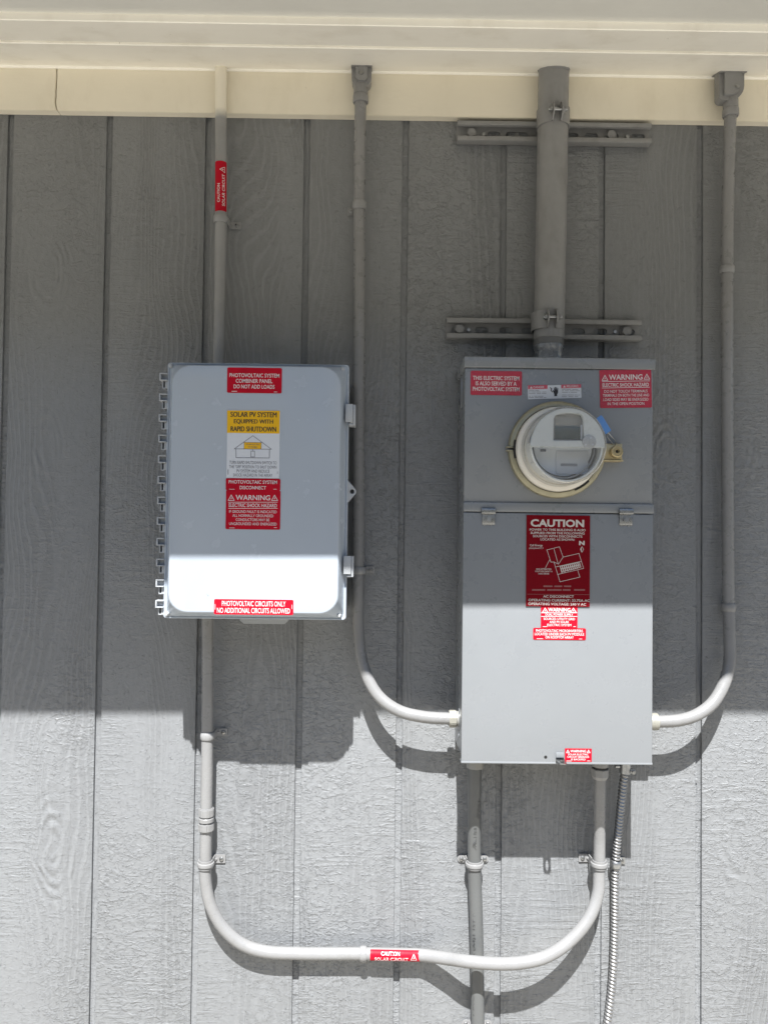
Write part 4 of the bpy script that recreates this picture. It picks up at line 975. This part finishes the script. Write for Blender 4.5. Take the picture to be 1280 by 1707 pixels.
# fitting under the panel
fq = Vector((pts[-1].x, -.059, 0)); zb = P(1000, 1298, .059).z
f = MB(); f.lathe([(.0120, -.001), (.0135, 0), (.0172, .006), (.0172, .019), (.0160, .0205)], (fq.x, fq.y, zb), (0, 0, 1), 8); f.build('compression_nut', M['paint'], c4, 20)
f = MB(); f.cyl((fq.x, fq.y, zb + .0205), (0, 0, 1), .0140, .004, 24); f.build('fitting_gasket', M['dark'], c4)
f = MB(); f.cyl((fq.x, fq.y, zb + .0245), (0, 0, 1), .0168, MZ0 + .003 - zb - .0245, 24, .001); f.build('connector_body', M['paint'], c4)
wrap_label(c4, 617, 1590.3, 700, 1592.0, .0225, 'h', -1.22, .66, 'warning_label', 'red sticker lying along the pipe reading caution solar circuit', [('CAUTION', .040, .60, .037, .0070), ('SOLAR CIRCUIT', .042, -.26, .066, .0072)], (.0860, .12, .0115, .0115))
strap(346.5, 1226, .0285, PR, 'strap on the lower left pipe just at the combiner shadow', tab=1, tablen=.021, width=.0150, screw='zinc')
strap(343.3, 1440, .0265, PR, 'ribbed strap above the left bend of the looping pipe', tab=1, tablen=.021, width=.0165, ribbed=True, material=M['paint_light'])
strap(605.5, 1590, .022, PR, 'strap on the level run of pipe left of its red sticker', axis='h', tab=-1, tablen=.017, width=.0130, material=M['paint_light'], screw='zinc')
strap(998, 1440, .031, PR, 'ribbed strap on the looping pipe below the panel beside the spiral cable', tab=-1, tablen=.020, width=.0165, ribbed=True, material=M['paint_light'])

# ------------------------------------------------------------------ plastic pipe under the panel
pv = thing('plastic_pipe', P(796, 1720, .022), 'dark grey plastic pipe running down from panel behind the looping conduit', 'pipe')
VR = .01335
st = P(791, 1290, .050); st.z = MZ0 + .008
pts = [st, P(790.5, 1300, .049), P(790.5, 1360, .040), P(790.5, 1440, .026), P(793, 1520, .023), P(795, 1600, .022), P(796, 1707, .022)]
end = pts[-1].copy(); end.z = .1; pts.append(end)
MB().tube(smoothpath(pts, 8), VR, 26).build('pipe', M['pvc'], pv)
q = P(789.5, 1277, .052); q2 = P(791, 1280.5, .052)
MB().lathe([(.0138, 0), (.0172, .001), (.0172, MZ0 + .004 - q2.z)], (st.x + .0005, -.051, q2.z), (0, 0, 1), 8).build('pipe_adapter', M['pvc_light'], pv, 20)
# printing that runs up the pipe
def pipe_text(t, px, y0, y1, d, a, h):
    q0, q1 = P(px, y0, d), P(px, y1, d); tmp = MB(); L_ = (q0 - q1).length
    text_into(tmp, t, 0, 0, L_, h, 0, 0, .0)
    for v in tmp.bm.verts:
        f_ = v.co.x / L_ + .5; ctr = q1.lerp(q0, f_); an = a - v.co.z / VR; rr_ = VR + .0003
        v.co = ctr + Vector((math.sin(an) * rr_, -math.cos(an) * rr_, 0))
    tmp.build('printed_text', M['pvc_ink'], pv)
pipe_text('151 (A4)1 15T 702 8 -', 793.2, 1490, 1598, .0228, -.40, .0062)
pipe_text('A.', 790.5, 1394, 1408, .035, -.1, .0075); pipe_text('151', 790.5, 1376, 1388, .038, .02, .0055); pipe_text('SCH 40', 790.5, 1290, 1362, .045, .62, .0050)
pipe_text('1 PVC', 796.0, 1655, 1688, .022, -.78, .0030)
strap(790.5, 1440, .026, VR, 'pale two hole strap across the dark plastic pipe below the panel', two=True, tablen=.0165, width=.0150, ribbed=True, material=M['paint_light'])
strap(796.5, 1717, .022, VR, 'two hole strap on the plastic pipe at the bottom edge of the picture', two=True, tablen=.0150, width=.0150, ribbed=True, material=M['paint_light'])

# ------------------------------------------------------------------ spiral armoured cable
fx = thing('armoured_cable', P(1040, 1280, .05), 'silvery spiral metal armoured cable hanging below the panel at right', 'cable')
st = P(1041, 1284, .050)
pts = [st, P(1037.5, 1310, .046), P(1031.5, 1370, .034), P(1025.5, 1440, .0175), P(1024.5, 1500, .0135), P(1024, 1560, .0125), P(1021.5, 1620, .0125), P(1017.5, 1665, .0130), P(1010, 1720, .0135)]
e2 = P(1000, 1790, .0135); pts.append(e2)
base = smoothpath(pts, 40)
# resample evenly along the length
out = [base[0]]; acc = 0.0; step = .00102
cum = [0.0]
for p, q in zip(base, base[1:]): cum.append(cum[-1] + (q - p).length)
tot = cum[-1]; i = 0; res = []
NS = int(tot / step)
for k in range(NS + 1):
    s_ = tot * k / NS
    while i < len(cum) - 2 and cum[i + 1] < s_: i += 1
    f_ = (s_ - cum[i]) / max(cum[i + 1] - cum[i], 1e-9); res.append(base[i].lerp(base[i + 1], f_))
pitch_ = .0071; n_ = 18; rings = []
u = Vector((0, -1, 0))
for k, p in enumerate(res):
    T_ = (res[min(k + 1, NS)] - res[max(k - 1, 0)]).normalized(); u = (u - T_ * u.dot(T_)).normalized(); v = T_.cross(u)
    ring_ = []
    for j in range(n_):
        ph = ((tot * k / NS) / pitch_ + j / n_) % 1.0
        bump_ = math.sin(PI * min(ph / .72, 1.0)) ** .7 if ph < .72 else 0.0
        rad = .0058 + .0025 * bump_
        ring_.append(p + (u * math.cos(2 * PI * j / n_) + v * math.sin(2 * PI * j / n_)) * rad)
    rings.append(ring_)
MB().loft(rings).build('spiral_armour', M['flex'], fx, 60)
zq = P(1040, 1289, .05).z
f = MB(); f.cyl((st.x + .0005, -.050, zq), (0, 0, 1), .0112, MZ0 + .003 - zq, 24, .001); f.build('cable_connector', M['galv'], fx)
f = MB(); f.box(st.x + .008, st.x + .019, .046, .058, zq + .002, zq + .009, .001); f.box(st.x - .02, st.x - .011, .046, .056, zq + .012, zq + .017, .001); f.build('clamp_ear', M['galv'], fx)
f = MB(); f.cyl((st.x + .014, -.058, zq + .0045), (0, -1, 0), .0036, .004, 14, .0006); f.build('clamp_screw', M['zinc'], fx)
strap(1025.5, 1440, .0175, .0084, 'small silver strap with screw holding the spiral metal cable', tab=1, tablen=.014, width=.0135, material=M['galv'], screw='zinc')
